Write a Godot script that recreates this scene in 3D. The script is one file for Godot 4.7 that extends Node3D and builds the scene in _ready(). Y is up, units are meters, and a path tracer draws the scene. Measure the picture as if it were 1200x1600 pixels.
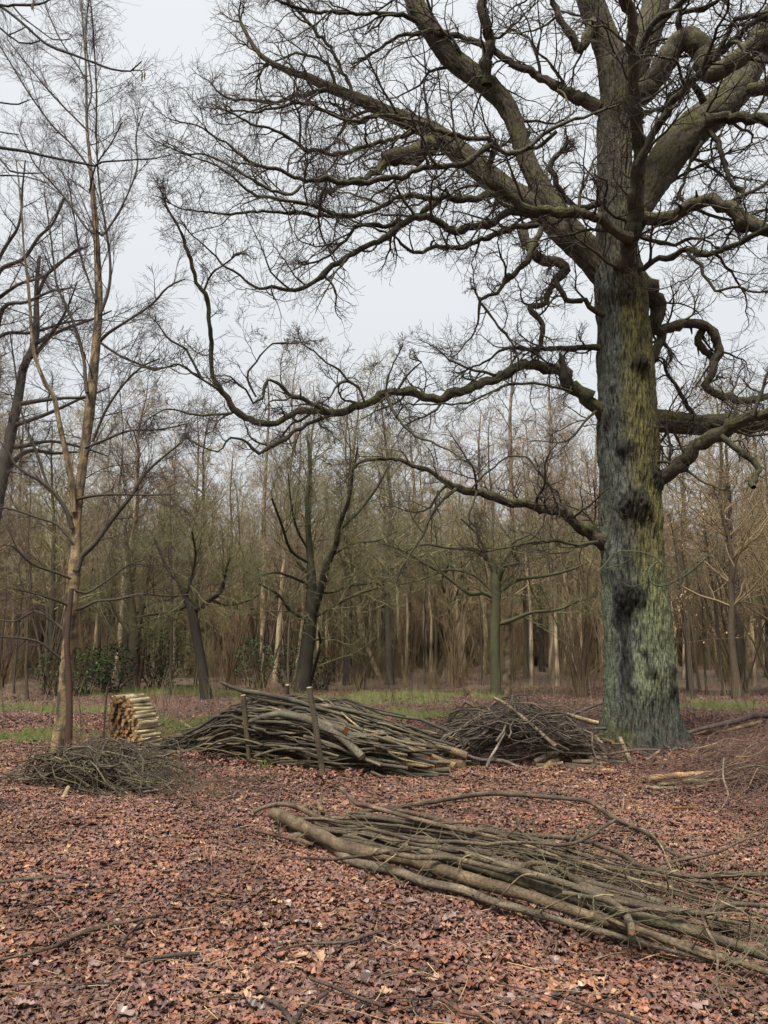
extends Node3D

# ------------------------------------------------------------------ camera model (the photograph's frame is 1200 x 1600)
const F := 1202.0
const TILT := 0.1649
const EYE := Vector3(0, 1.6, 0)
const AX := Vector3(1, 0, 0)

var rng := RandomNumberGenerator.new()
var M := {}
var taken := {}
var waiting := []
var noise := FastNoiseLite.new()
var noise_b := FastNoiseLite.new()
var ridge := FastNoiseLite.new()


func ray(px: float, py: float) -> Vector3:
	var x := (px - 600.0) / F
	var y := (800.0 - py) / F
	return Vector3(x, y * cos(TILT) + sin(TILT), -cos(TILT) + y * sin(TILT))


func at(px: float, py: float, dist: float) -> Vector3:      # the point of that sight line that lies dist metres ahead
	var r := ray(px, py)
	return EYE + r * (dist / -r.z)


func on(px: float, py: float, h: float) -> Vector3:         # the point of that sight line at height h
	var r := ray(px, py)
	return EYE + r * ((h - EYE.y) / r.y)


func metres(px: float, p: Vector3) -> float:                 # the width that px pixels span at p
	var fwd := Vector3(0, sin(TILT), -cos(TILT))
	return px / F * (p - EYE).dot(fwd)


func frame_x(p: Vector3) -> float:
	var q := p - EYE
	return 600.0 + F * q.x / maxf(0.1, q.dot(Vector3(0, sin(TILT), -cos(TILT))))


func frame_y(p: Vector3) -> float:
	var q := p - EYE
	return 800.0 - F * q.dot(Vector3(0, cos(TILT), sin(TILT))) / maxf(0.1, q.dot(Vector3(0, sin(TILT), -cos(TILT))))


func rr(a: float, b: float) -> float:
	return a + (b - a) * rng.randf()


func rvec() -> Vector3:
	return Vector3(rng.randf() * 2 - 1, rng.randf() * 2 - 1, rng.randf() * 2 - 1)


# ------------------------------------------------------------------ shapes
class Shape:
	var v := PackedVector3Array()
	var n := PackedVector3Array()
	var c := PackedColorArray()
	var ix := PackedInt32Array()
	static var wheel := {}

	static func spokes(s: int) -> PackedVector2Array:
		if not wheel.has(s):
			var a := PackedVector2Array()
			for j in s:
				a.append(Vector2(cos(TAU * j / s), sin(TAU * j / s)))
			wheel[s] = a
		return wheel[s]

	func tube(p: PackedVector3Array, r: PackedFloat32Array, s: int, col: Color, tip: Color, moss := 0.0, mossy := Color(0.1, 0.12, 0.02)) -> void:
		var m := p.size()
		if m < 2:
			return
		var base := v.size()
		var sp := spokes(s)
		var t := (p[1] - p[0]).normalized()
		var u := t.cross(Vector3.UP if absf(t.y) < 0.9 else Vector3.RIGHT).normalized()
		v.resize(base + m * s)
		n.resize(base + m * s)
		c.resize(base + m * s)
		var k := base
		for i in m:
			if i > 0:
				t = (p[mini(i + 1, m - 1)] - p[i - 1]).normalized()
				u = (u - t * u.dot(t)).normalized()
			var w := t.cross(u)
			var tone := col.lerp(tip, float(i) / (m - 1))
			var q := p[i]
			var ra := r[i]
			for j in s:
				var a := sp[j]
				var nn := u * a.x + w * a.y
				v[k] = q + nn * ra
				n[k] = nn
				if moss > 0.0:
					c[k] = tone.lerp(mossy, clampf(nn.y * 0.9 + 0.15, 0.0, 1.0) * moss)
				else:
					c[k] = tone
				k += 1
		var e := ix.size()
		ix.resize(e + (m - 1) * s * 6)
		for i in m - 1:
			var b0 := base + i * s
			for j in s:
				var j2 := j + 1 if j + 1 < s else 0
				ix[e] = b0 + j
				ix[e + 1] = b0 + s + j2
				ix[e + 2] = b0 + j2
				ix[e + 3] = b0 + j
				ix[e + 4] = b0 + s + j
				ix[e + 5] = b0 + s + j2
				e += 6

	func disc(center: Vector3, out_n: Vector3, r: float, s: int, col: Color, edge: Color) -> void:
		var base := v.size()
		var u := out_n.cross(Vector3.UP if absf(out_n.y) < 0.9 else Vector3.RIGHT).normalized()
		var w := out_n.cross(u)
		v.append(center + out_n * r * 0.06)
		n.append(out_n)
		c.append(col)
		var sp := spokes(s)
		for ring in 2:
			for j in s:
				var d := u * sp[j].x + w * sp[j].y
				v.append(center + d * r * (0.72 if ring == 0 else 1.0) + out_n * r * (0.05 if ring == 0 else -0.04))
				n.append((out_n + d * 0.15 * ring).normalized())
				c.append(col.lerp(edge, 0.35 if ring == 0 else 1.0))
		for j in s:
			var j2 := (j + 1) % s
			ix.append_array(PackedInt32Array([base, base + 1 + j2, base + 1 + j]))
			ix.append_array(PackedInt32Array([base + 1 + j, base + 1 + j2, base + 1 + s + j2, base + 1 + j, base + 1 + s + j2, base + 1 + s + j]))

	func tri(a: Vector3, b: Vector3, d: Vector3, nn: Vector3, col: Color) -> void:
		var k := v.size()
		if (b - a).cross(d - a).dot(nn) > 0.0:
			var keep := b
			b = d
			d = keep
		v.append(a); v.append(b); v.append(d)
		n.append(nn); n.append(nn); n.append(nn)
		c.append(col); c.append(col); c.append(col)
		ix.append(k); ix.append(k + 1); ix.append(k + 2)

	func done() -> ArrayMesh:
		var a := []
		a.resize(Mesh.ARRAY_MAX)
		a[Mesh.ARRAY_VERTEX] = v
		a[Mesh.ARRAY_NORMAL] = n
		a[Mesh.ARRAY_COLOR] = c
		a[Mesh.ARRAY_INDEX] = ix
		var m := ArrayMesh.new()
		m.add_surface_from_arrays(Mesh.PRIMITIVE_TRIANGLES, a)
		return m


class Style:                                                   # how wood branches: one entry per order
	var seg := [8, 6, 3]
	var sides := [5, 3, 3]
	var kids := [7, 5, 0]
	var gnarl := [0.28, 0.32, 0.3]
	var up := [0.02, 0.03, 0.04]
	var ang := [0.9, 0.9, 0.8]
	var ratio := [0.42, 0.45, 0.4]
	var first := [0.15, 0.15, 0.1]
	var col := Color(0.05, 0.04, 0.034)
	var tip := Color(0.06, 0.045, 0.04)
	var thin := 0.0022
	var moss := 0.0


func grow(s: Shape, p: Vector3, d: Vector3, length: float, r: float, lvl: int, st: Style) -> void:
	var k: int = st.seg[lvl]
	var pts := PackedVector3Array([p])
	var rad := PackedFloat32Array([r])
	var step := length / k
	var g: float = st.gnarl[lvl]
	var up: float = st.up[lvl]
	for i in k:
		d = (d + Vector3(rng.randf() - 0.5, rng.randf() - 0.5 + up, rng.randf() - 0.5) * (2.0 * g)).normalized()
		p += d * step
		pts.append(p)
		rad.append(maxf(r * (1.0 - 0.75 * (i + 1) / k), st.thin))
	s.tube(pts, rad, st.sides[lvl], st.col, st.tip, st.moss if lvl == 0 else 0.0)
	var m: int = st.kids[lvl]
	if m == 0 or lvl + 1 >= st.seg.size():
		return
	var f: float = st.first[lvl]
	var an: float = st.ang[lvl]
	for i in m:
		var t := (f + (1.0 - f) * (i + rng.randf()) / m) * k
		var j := mini(int(t), k - 1)
		var q := pts[j].lerp(pts[j + 1], t - j)
		var tang := (pts[j + 1] - pts[j]).normalized()
		var side := rvec()
		side = (side - tang * side.dot(tang)).normalized()
		var a := an * (0.7 + 0.6 * rng.randf())
		var ra := rad[j]
		grow(s, q, tang * cos(a) + side * sin(a), length * st.ratio[lvl] * (1.25 - 0.6 * t / k) * (0.6 + 0.8 * rng.randf()), maxf(ra * 0.6, st.thin), lvl + 1, st)


func smooth(a: PackedVector3Array, w: PackedFloat32Array, per: float) -> Array:   # a rounded path through the points, one point every per metres
	var p := PackedVector3Array()
	var r := PackedFloat32Array()
	var m := a.size()
	for i in m - 1:
		var k := maxi(1, int(a[i].distance_to(a[i + 1]) / per))
		for j in k:
			var t := float(j) / k
			p.append(a[i].cubic_interpolate(a[i + 1], a[maxi(i - 1, 0)], a[mini(i + 2, m - 1)], t))
			r.append(lerpf(w[i], w[i + 1], t))
	p.append(a[m - 1])
	r.append(w[m - 1])
	return [p, r]


func traced(list: Array, d0: float, d1: float, per := 0.12, wob := 0.0) -> Array:   # list is px, py, width in px, ...; depth runs from d0 to d1
	var a := PackedVector3Array()
	var w := PackedFloat32Array()
	var along := [0.0]
	for i in range(3, list.size(), 3):
		along.append(along[-1] + Vector2(list[i] - list[i - 3], list[i + 1] - list[i - 2]).length())
	for i in range(0, list.size(), 3):
		var p := at(list[i], list[i + 1], lerpf(d0, d1, along[i / 3] / along[-1]))
		w.append(metres(list[i + 2], p) * 0.5)
		if wob > 0.0 and i > 0:
			p += rvec() * wob
		a.append(p)
	return smooth(a, w, per)


# wood with bark relief: a tube of many sides, pushed in and out by noise that runs along the grain
func bark_tube(s: Shape, p: PackedVector3Array, r: PackedFloat32Array, sides: int, deep: float, fine: float, look: Callable) -> void:
	var m := p.size()
	var base := s.v.size()
	var t := (p[1] - p[0]).normalized()
	var u := t.cross(Vector3(0, 0, 1) if absf(t.z) < 0.9 else Vector3.UP).normalized()
	var along := 0.0
	for i in m:
		if i > 0:
			t = (p[mini(i + 1, m - 1)] - p[i - 1]).normalized()
			u = (u - t * u.dot(t)).normalized()
			along += p[i].distance_to(p[i - 1])
		var w := t.cross(u)
		for j in sides:
			var a := TAU * j / sides
			var d := u * cos(a) + w * sin(a)
			var e := d * r[i]
			var warp := noise.get_noise_3d(e.dot(u) * 4.0, along * 2.2, e.dot(w) * 4.0) * 0.55
			var k := ridge.get_noise_3d(e.dot(u) * fine + warp, along * fine * 0.115 + warp * 0.5, e.dot(w) * fine - warp)
			var big := noise.get_noise_3d(d.dot(u) * 1.2, along * 1.1, d.dot(w) * 1.2)
			var q := p[i] + d * (r[i] * (1.0 + 0.10 * big) + deep * k)
			var res: Array = look.call(q, d, k)
			s.v.append(q + d * float(res[1]))
			s.c.append(res[0])
			s.n.append(d)
	for i in m - 1:
		for j in sides:
			var j2 := (j + 1) % sides
			var a := base + i * sides + j
			var b := base + i * sides + j2
			var e := base + (i + 1) * sides + j2
			var f := base + (i + 1) * sides + j
			s.ix.append_array(PackedInt32Array([a, e, b, a, f, e]))
	# normals from the relief
	for i in m:
		for j in sides:
			var du := s.v[base + i * sides + (j + 1) % sides] - s.v[base + i * sides + (j + sides - 1) % sides]
			var dv := s.v[base + mini(i + 1, m - 1) * sides + j] - s.v[base + maxi(i - 1, 0) * sides + j]
			var nn := du.cross(dv)
			if nn.length_squared() > 1e-14:
				s.n[base + i * sides + j] = nn.normalized()


# ------------------------------------------------------------------ objects
func numbered(called: String, under: Node = self) -> String:
	var key := str(under.get_instance_id()) + called
	var k: int = taken.get(key, 0)
	taken[key] = k + 1
	return called if k == 0 else "%s_%03d" % [called, k]


func tag(o: Node3D, label: String, category: String, group := "", order := "") -> void:
	o.set_meta("label", label)
	o.set_meta("category", category)
	if group:
		o.set_meta("group", group)
	waiting.append([o, order])


func thing(called: String, label: String, category: String, where: Vector3, group := "", order := "") -> Node3D:
	var o := Node3D.new()
	o.name = numbered(called)
	o.position = where
	add_child(o, true)
	tag(o, label, category, group, order)
	return o


func part(called: String, mesh: Mesh, mat: Material, under: Node3D, stuff := false) -> MeshInstance3D:   # the mesh is in world coordinates; it is set under its thing
	var o := MeshInstance3D.new()
	o.name = numbered(called, under)
	o.mesh = mesh
	o.material_override = null
	for k in mesh.get_surface_count():
		mesh.surface_set_material(k, mat)
	if stuff:
		o.set_meta("kind", "stuff")
	under.add_child(o, true)
	var up := under
	var off := Vector3.ZERO
	while up != self:
		off -= up.position
		up = up.get_parent()
	o.position = off
	return o


func copies(called: String, mesh: Mesh, mat: Material, places: Array, tints: PackedColorArray, under: Node = self) -> MultiMeshInstance3D:
	var mm := MultiMesh.new()
	mm.transform_format = MultiMesh.TRANSFORM_3D
	mm.use_colors = true
	mesh.surface_set_material(0, mat)
	mm.mesh = mesh
	mm.instance_count = places.size()
	for i in places.size():
		mm.set_instance_transform(i, places[i])
		mm.set_instance_color(i, tints[i])
	var o := MultiMeshInstance3D.new()
	o.name = numbered(called, under)
	o.multimesh = mm
	o.set_meta("kind", "stuff")
	under.add_child(o, true)
	return o


const RANK := ["first", "second", "third", "fourth", "fifth", "sixth", "seventh", "eighth", "ninth", "tenth", "eleventh", "twelfth", "thirteenth", "fourteenth", "fifteenth", "sixteenth", "seventeenth", "eighteenth", "nineteenth", "twentieth"]


func settle_labels() -> void:                                  # labels that several things share are told apart by where those things lie
	var by := {}
	for w in waiting:
		var l: String = w[0].get_meta("label")
		if not by.has(l):
			by[l] = []
		by[l].append(w)
	for l in by:
		var same: Array = by[l]
		if same.size() < 2:
			continue
		var down: bool = same[0][1] == "top"
		same.sort_custom(func(a, b): return (middle(a[0]).y > middle(b[0]).y) if down else (frame_x(middle(a[0])) < frame_x(middle(b[0]))))
		for i in same.size():
			var from_end: int = mini(i, same.size() - 1 - i)
			var word: String = ("top" if i == from_end else "bottom") if down else ("left" if i == from_end else "right")
			var whole: String = {"top": "topmost", "bottom": "lowest", "left": "leftmost", "right": "rightmost"}[word]
			same[i][0].set_meta("label", "%s, %s" % [l, whole if from_end == 0 else "%s from %s" % [RANK[mini(from_end, 19)], word]])


func middle(o: Node3D) -> Vector3:
	return o.get_meta("mid") if o.has_meta("mid") else o.position


# a cut pole, log or stick: bark, the cut faces at its ends and any twigs are parts
func stick(called: String, label: String, category: String, group: String, p: PackedVector3Array, r: PackedFloat32Array, sides: int, col: Color, tip: Color, cut := 0, cutc := Color(0.42, 0.24, 0.11), moss := 0.0, twig: Shape = null, mat: Material = null, mossy := Color(0.1, 0.12, 0.02)) -> Node3D:
	var o := thing(called, label, category, p[0], group, "top")
	o.set_meta("mid", p[p.size() / 2])
	var s := Shape.new()
	s.tube(p, r, sides, col, tip, moss, mossy)
	var sd := rng.randf() * 90.0
	for i in s.v.size():
		var q := s.v[i] * 5.0 + Vector3(sd, 0, 0)
		var blot := noise.get_noise_3dv(q)
		var k := s.c[i] * (0.95 + 0.75 * noise.get_noise_3dv(q * 2.3))
		k = k.lerp(Color(0.055, 0.035, 0.024), smoothstep(0.02, 0.35, blot) * 0.55)
		k = k.lerp(k * 1.9, smoothstep(-0.15, -0.4, blot) * 0.6)
		s.c[i] = k
		s.v[i] += s.n[i] * r[mini(i / sides, r.size() - 1)] * 0.22 * noise.get_noise_3dv(q * 1.6)
	part("bark", s.done(), mat if mat else M.wood, o)
	var m := p.size()
	if cut & 1:
		var e := Shape.new()
		e.disc(p[0], (p[0] - p[1]).normalized(), r[0], sides, cutc, cutc * 0.6)
		part("cut_end", e.done(), M.cut, o)
	if cut & 2:
		var e := Shape.new()
		e.disc(p[m - 1], (p[m - 1] - p[m - 2]).normalized(), r[m - 1], sides, cutc, cutc * 0.6)
		part("cut_end", e.done(), M.cut, o)
	if twig and twig.v.size():
		part("twigs", twig.done(), M.twig, o, true)
	return o


# ------------------------------------------------------------------ materials
func noise_picture(freq: float, kind: int, oct: int, ramp: Array, size := 512, sd := 1, fractal := FastNoiseLite.FRACTAL_FBM) -> NoiseTexture2D:
	var t := NoiseTexture2D.new()
	var f := FastNoiseLite.new()
	f.seed = sd
	f.noise_type = kind
	f.frequency = freq
	f.fractal_type = fractal
	f.fractal_octaves = oct
	t.noise = f
	t.width = size
	t.height = size
	t.seamless = true
	if ramp.size():
		var g := Gradient.new()
		var off := PackedFloat32Array()
		var col := PackedColorArray()
		for i in range(0, ramp.size(), 2):
			off.append(ramp[i])
			col.append(ramp[i + 1])
		g.offsets = off
		g.colors = col
		t.color_ramp = g
	return t


func surface_of(rough: float, spec := 0.4) -> StandardMaterial3D:
	var m := StandardMaterial3D.new()
	m.vertex_color_use_as_albedo = true
	m.roughness = rough
	m.metallic_specular = spec
	return m


func make_materials() -> void:
	var grain := noise_picture(0.02, FastNoiseLite.TYPE_SIMPLEX, 5, [0.0, Color(0.45, 0.45, 0.47), 0.45, Color(0.8, 0.8, 0.8), 0.6, Color(0.95, 0.95, 0.93), 1.0, Color(1, 1, 1)])
	var rough_h := noise_picture(0.03, FastNoiseLite.TYPE_SIMPLEX, 5, [], 512, 4, FastNoiseLite.FRACTAL_RIDGED)
	M.oak = surface_of(0.85, 0.35)
	M.oak.albedo_texture = grain
	M.oak.uv1_triplanar = true
	M.oak.uv1_scale = Vector3(2.3, 0.8, 2.3)
	M.oak.heightmap_enabled = true
	M.oak.heightmap_texture = rough_h
	M.oak.heightmap_scale = 1.2
	M.wood = surface_of(0.7, 0.4)
	M.wood.albedo_texture = grain
	M.wood.uv1_triplanar = true
	M.wood.uv1_scale = Vector3(3.1, 3.1, 3.1)
	M.wood.heightmap_enabled = true
	M.wood.heightmap_texture = rough_h
	M.wood.heightmap_scale = 0.8
	M.twig = surface_of(0.8, 0.3)
	M.cut = surface_of(0.75, 0.3)
	M.cut.albedo_texture = grain
	M.cut.uv1_triplanar = true
	M.cut.uv1_scale = Vector3(9, 9, 9)
	M.leaf = surface_of(0.5, 0.4)
	M.leaf.backlight_enabled = true
	M.leaf.backlight = Color(0.25, 0.25, 0.25)
	M.grass = surface_of(0.6, 0.4)
	M.grass.backlight_enabled = true
	M.grass.backlight = Color(0.4, 0.4, 0.4)
	M.holly = surface_of(0.6, 0.2)
	M.ground = surface_of(0.6, 0.5)
	M.ground.albedo_texture = noise_picture(0.035, FastNoiseLite.TYPE_CELLULAR, 2, [0.0, Color(0.35, 0.33, 0.33), 0.4, Color(0.7, 0.68, 0.68), 0.7, Color(0.95, 0.92, 0.9), 1.0, Color(1, 1, 1)], 1024, 9)
	M.ground.albedo_texture.noise.cellular_return_type = FastNoiseLite.RETURN_CELL_VALUE
	M.ground.uv1_triplanar = true
	M.ground.uv1_world_triplanar = true
	M.ground.uv1_scale = Vector3(0.55, 0.55, 0.55)
	M.ground.heightmap_enabled = true
	M.ground.heightmap_texture = noise_picture(0.05, FastNoiseLite.TYPE_CELLULAR, 3, [], 1024, 21)
	M.ground.heightmap_scale = 2.0


# ------------------------------------------------------------------ the scene
func _ready() -> void:
	rng.seed = 20240117
	noise.seed = 3
	noise.frequency = 1.0
	noise.fractal_octaves = 3
	noise_b.seed = 11
	noise_b.frequency = 0.35
	noise_b.fractal_octaves = 3
	ridge.seed = 5
	ridge.frequency = 1.0
	ridge.noise_type = FastNoiseLite.TYPE_SIMPLEX
	ridge.fractal_type = FastNoiseLite.FRACTAL_RIDGED
	ridge.fractal_octaves = 3

	var cam := Camera3D.new()
	cam.name = "camera"
	cam.position = EYE
	cam.rotation = Vector3(TILT, 0, 0)
	cam.fov = rad_to_deg(2.0 * atan(800.0 / F))
	cam.near = 0.05
	cam.far = 1200.0
	add_child(cam)
	cam.current = true

	var sky_look := ProceduralSkyMaterial.new()
	sky_look.sky_top_color = Color(0.97, 0.985, 1.0)
	sky_look.sky_horizon_color = Color(0.865, 0.885, 0.905)
	sky_look.sky_curve = 0.25
	sky_look.ground_bottom_color = Color(0.25, 0.2, 0.18)
	sky_look.ground_horizon_color = Color(0.5, 0.48, 0.46)
	sky_look.sun_angle_max = 0.0
	var sky := Sky.new()
	sky.sky_material = sky_look
	var env := Environment.new()
	env.background_mode = Environment.BG_SKY
	env.sky = sky
	env.ambient_light_source = Environment.AMBIENT_SOURCE_SKY
	env.tonemap_mode = Environment.TONE_MAPPER_LINEAR
	env.tonemap_exposure = 5.2
	env.background_energy_multiplier = 0.178
	env.sdfgi_enabled = true
	env.ssao_enabled = true
	env.ssil_enabled = true
	var we := WorldEnvironment.new()
	we.name = "world_environment"
	we.environment = env
	add_child(we)

	var sun := DirectionalLight3D.new()
	sun.name = "sun"
	sun.light_color = Color(1.0, 0.97, 0.93)
	sun.light_energy = 0.5
	sun.light_angular_distance = 24.0
	sun.shadow_enabled = true
	sun.rotation = Vector3(deg_to_rad(-62), deg_to_rad(-25), 0)
	add_child(sun)

	make_materials()
	build_ground()
	build_oak()
	build_left_birch()
	build_left_tree()
	build_hazel_overhead()
	build_middle_trees()
	build_wood()
	build_bushes()
	build_log_stack()
	build_staked_pile()
	build_brush_heap()
	build_left_brush()
	build_right_brush()
	build_front_pile()
	build_litter()
	build_ground_sticks()
	build_grass()
	settle_labels()


# ------------------------------------------------------------------ ground
func grassy(x: float, z: float) -> float:                      # 0 leaf litter .. 1 grass
	var g := 0.0
	for e in [[70, 1152, 1.6, 0.7], [300, 1136, 1.0, 1.2], [655, 1118, 1.1, 0.9], [1140, 1104, 1.5, 0.9], [330, 1084, 2.0, 1.2], [60, 1110, 1.8, 0.7], [230, 1082, 2.2, 1.6], [640, 1090, 2.4, 1.2], [880, 1120, 0.5, 0.4], [560, 1092, 2.6, 1.2]]:
		var p := on(e[0], e[1], 0.0)
		var d := Vector2((x - p.x) / e[2], (z - p.z) / e[3]).length() + noise_b.get_noise_2d(x * 2.5, z * 2.5) * 1.3 + noise.get_noise_2d(x * 1.9, z * 1.9) * 0.5
		g = maxf(g, smoothstep(1.15, 0.6, d))
	return g


func height(x: float, z: float) -> float:
	var far := smoothstep(14.0, 40.0, -z)
	return noise_b.get_noise_2d(x * 0.8 + 31.0, z * 0.8) * (0.05 + 0.25 * far) + noise.get_noise_2d(x * 1.7, z * 1.7) * 0.02 * (1.0 - far)


func build_ground() -> void:
	var xs := PackedFloat32Array()
	var zs := PackedFloat32Array()
	var x := 0.0
	var step := 0.22
	while x < 420.0:
		xs.append(x)
		step = 0.22 if x < 7.0 else step * 1.09
		x += step
	var across := PackedFloat32Array()
	for i in range(xs.size() - 1, 0, -1):
		across.append(-xs[i])
	across.append_array(xs)
	for i in [60.0, 20.0, 8.0, 4.0, 2.0]:
		zs.append(i)
	var z := 0.8
	step = 0.22
	while z > -420.0:
		zs.append(z)
		step = 0.22 if z > -15.0 else step * 1.07
		z -= step
	var s := Shape.new()
	var nx := across.size()
	var litter := Color(0.155, 0.083, 0.068)
	var wet := Color(0.105, 0.068, 0.064)
	var earth := Color(0.07, 0.045, 0.038)
	var green := Color(0.15, 0.19, 0.06)
	var dull := Color(0.15, 0.125, 0.07)
	for j in zs.size():
		for i in nx:
			var px := across[i]
			var pz := zs[j]
			var col := litter.lerp(wet, smoothstep(-0.25, 0.35, noise_b.get_noise_2d(px * 1.4, pz * 1.4 + 70.0)))
			col = col.lerp(earth, smoothstep(0.1, 0.5, noise.get_noise_2d(px * 1.3 + 9.0, pz * 1.3)) * 0.6)
			var back := smoothstep(15.0, 24.0, -pz)
			col = col.lerp(dull, back * smoothstep(-0.2, 0.2, noise_b.get_noise_2d(px * 0.7 + 5.0, pz * 0.7)) * 0.75)
			var g := grassy(px, pz) if pz < -9.0 and pz > -26.0 and absf(px) < 18.0 else 0.0
			col = col.lerp(green, g * 0.85)
			s.v.append(Vector3(px, height(px, pz), pz))
			s.c.append(col)
			s.n.append(Vector3.UP)
	for j in zs.size() - 1:
		for i in nx - 1:
			var a := j * nx + i
			s.ix.append_array(PackedInt32Array([a, a + nx, a + 1, a + 1, a + nx, a + nx + 1]))
	for j in range(1, zs.size() - 1):
		for i in range(1, nx - 1):
			var a := j * nx + i
			s.n[a] = (s.v[a + 1] - s.v[a - 1]).cross(s.v[a + nx] - s.v[a - nx]).normalized() * -1.0
			if s.n[a].y < 0:
				s.n[a] = -s.n[a]
	var o := MeshInstance3D.new()
	o.name = "ground"
	o.mesh = s.done()
	o.mesh.surface_set_material(0, M.ground)
	o.set_meta("kind", "structure")
	add_child(o)


# ------------------------------------------------------------------ the oak
const OAK_D := 11.75
var burls := []


func oak_look(q: Vector3, d: Vector3, k: float) -> Array:
	var s := d.x                                               # -1 the left flank .. 1 the right flank
	var y := q.y
	var w := noise.get_noise_3d(q.x * 2.2, y * 0.9, q.z * 2.2)
	var w2 := noise.get_noise_3d(q.x * 7.0, y * 1.6, q.z * 7.0)
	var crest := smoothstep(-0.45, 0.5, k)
	var col := Color(0.118, 0.127, 0.112).lerp(Color(0.07, 0.074, 0.064), smoothstep(-0.2, 0.4, w2))
	col = col.lerp(Color(0.085, 0.075, 0.055), smoothstep(6.6, 8.5, y) * 0.8)
	# olive-yellow algae up the right-hand side
	var alg := smoothstep(-0.75, 0.0, s + w * 0.3 + w2 * 0.25 - 0.15 * smoothstep(4.4, 2.6, y)) * smoothstep(1.3, 2.4, y) * (1.0 - 0.75 * smoothstep(6.4, 8.2, y))
	alg *= 1.0 - 0.45 * smoothstep(0.72, 0.98, s)
	col = col.lerp(Color(0.175, 0.155, 0.05).lerp(Color(0.11, 0.103, 0.045), smoothstep(-0.1, 0.4, w2)), alg * (0.55 + 0.45 * crest) * 0.95)
	# grey-green lichen low down
	var low := smoothstep(2.9, 2.1, y + w * 0.5) * smoothstep(0.35, 1.0, y + w * 0.35)
	var lich := low * smoothstep(-0.62, -0.25, s + w * 0.3) * crest
	col = col.lerp(Color(0.205, 0.235, 0.13), lich * 0.8)
	var strip := smoothstep(-0.80, -0.92, s + w * 0.10 + w2 * 0.12) * smoothstep(4.1, 3.2, y) * smoothstep(0.0, 0.4, y)
	col = col.lerp(Color(0.17, 0.20, 0.13), strip * 0.8)
	# black wet streak below the old wounds
	var st := smoothstep(0.19, 0.05, absf(s + 0.6 - 0.30 * w - 0.05 * sin(y * 3.0) + 0.12 * w2)) * smoothstep(0.75, 1.1, y) * smoothstep(3.5, 2.7, y)
	var st2 := smoothstep(0.30, 0.10, absf(s + 0.18 + 0.2 * w)) * smoothstep(2.05, 2.4, y) * smoothstep(3.6, 3.0, y)
	col = col.lerp(Color(0.012, 0.012, 0.014), maxf(st * 0.75, st2 * 0.3) * (1.0 if d.z > 0.0 else 0.0))
	# foot: dark and damp, mossy on the left spur
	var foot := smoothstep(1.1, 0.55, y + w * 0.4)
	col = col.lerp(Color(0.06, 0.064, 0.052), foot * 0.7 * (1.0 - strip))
	col = col.lerp(Color(0.10, 0.13, 0.03), smoothstep(0.55, 0.1, y) * smoothstep(-0.35, -0.7, s) * 0.8)
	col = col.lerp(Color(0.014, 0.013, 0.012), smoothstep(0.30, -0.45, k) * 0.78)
	var push := 0.0
	for b in burls:
		var e: float = q.distance_to(b[0]) / b[1]
		if e < 1.6:
			var f := smoothstep(1.15, 0.25, e)
			push += 1.35 * b[1] * b[2] * f + (0.22 * b[1] * noise.get_noise_3d(q.x * 14.0, q.y * 14.0, q.z * 14.0) * smoothstep(1.3, 0.7, e))
			col = col.lerp(Color(0.016, 0.014, 0.013), smoothstep(1.25 + w2 * 0.8, 0.5, e) * 0.85)
	return [col, push]


func limb_look(q: Vector3, d: Vector3, k: float) -> Array:
	var w := noise.get_noise_3d(q.x * 2.5, q.y * 2.5, q.z * 2.5)
	var col := Color(0.115, 0.098, 0.066).lerp(Color(0.066, 0.056, 0.04), smoothstep(-0.3, 0.35, w))
	col = col.lerp(Color(0.125, 0.125, 0.035), smoothstep(-0.1, 0.45, w + d.y * 0.4) * 0.65)
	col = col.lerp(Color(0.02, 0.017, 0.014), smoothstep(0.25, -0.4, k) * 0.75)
	return [col, 0.0]


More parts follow.
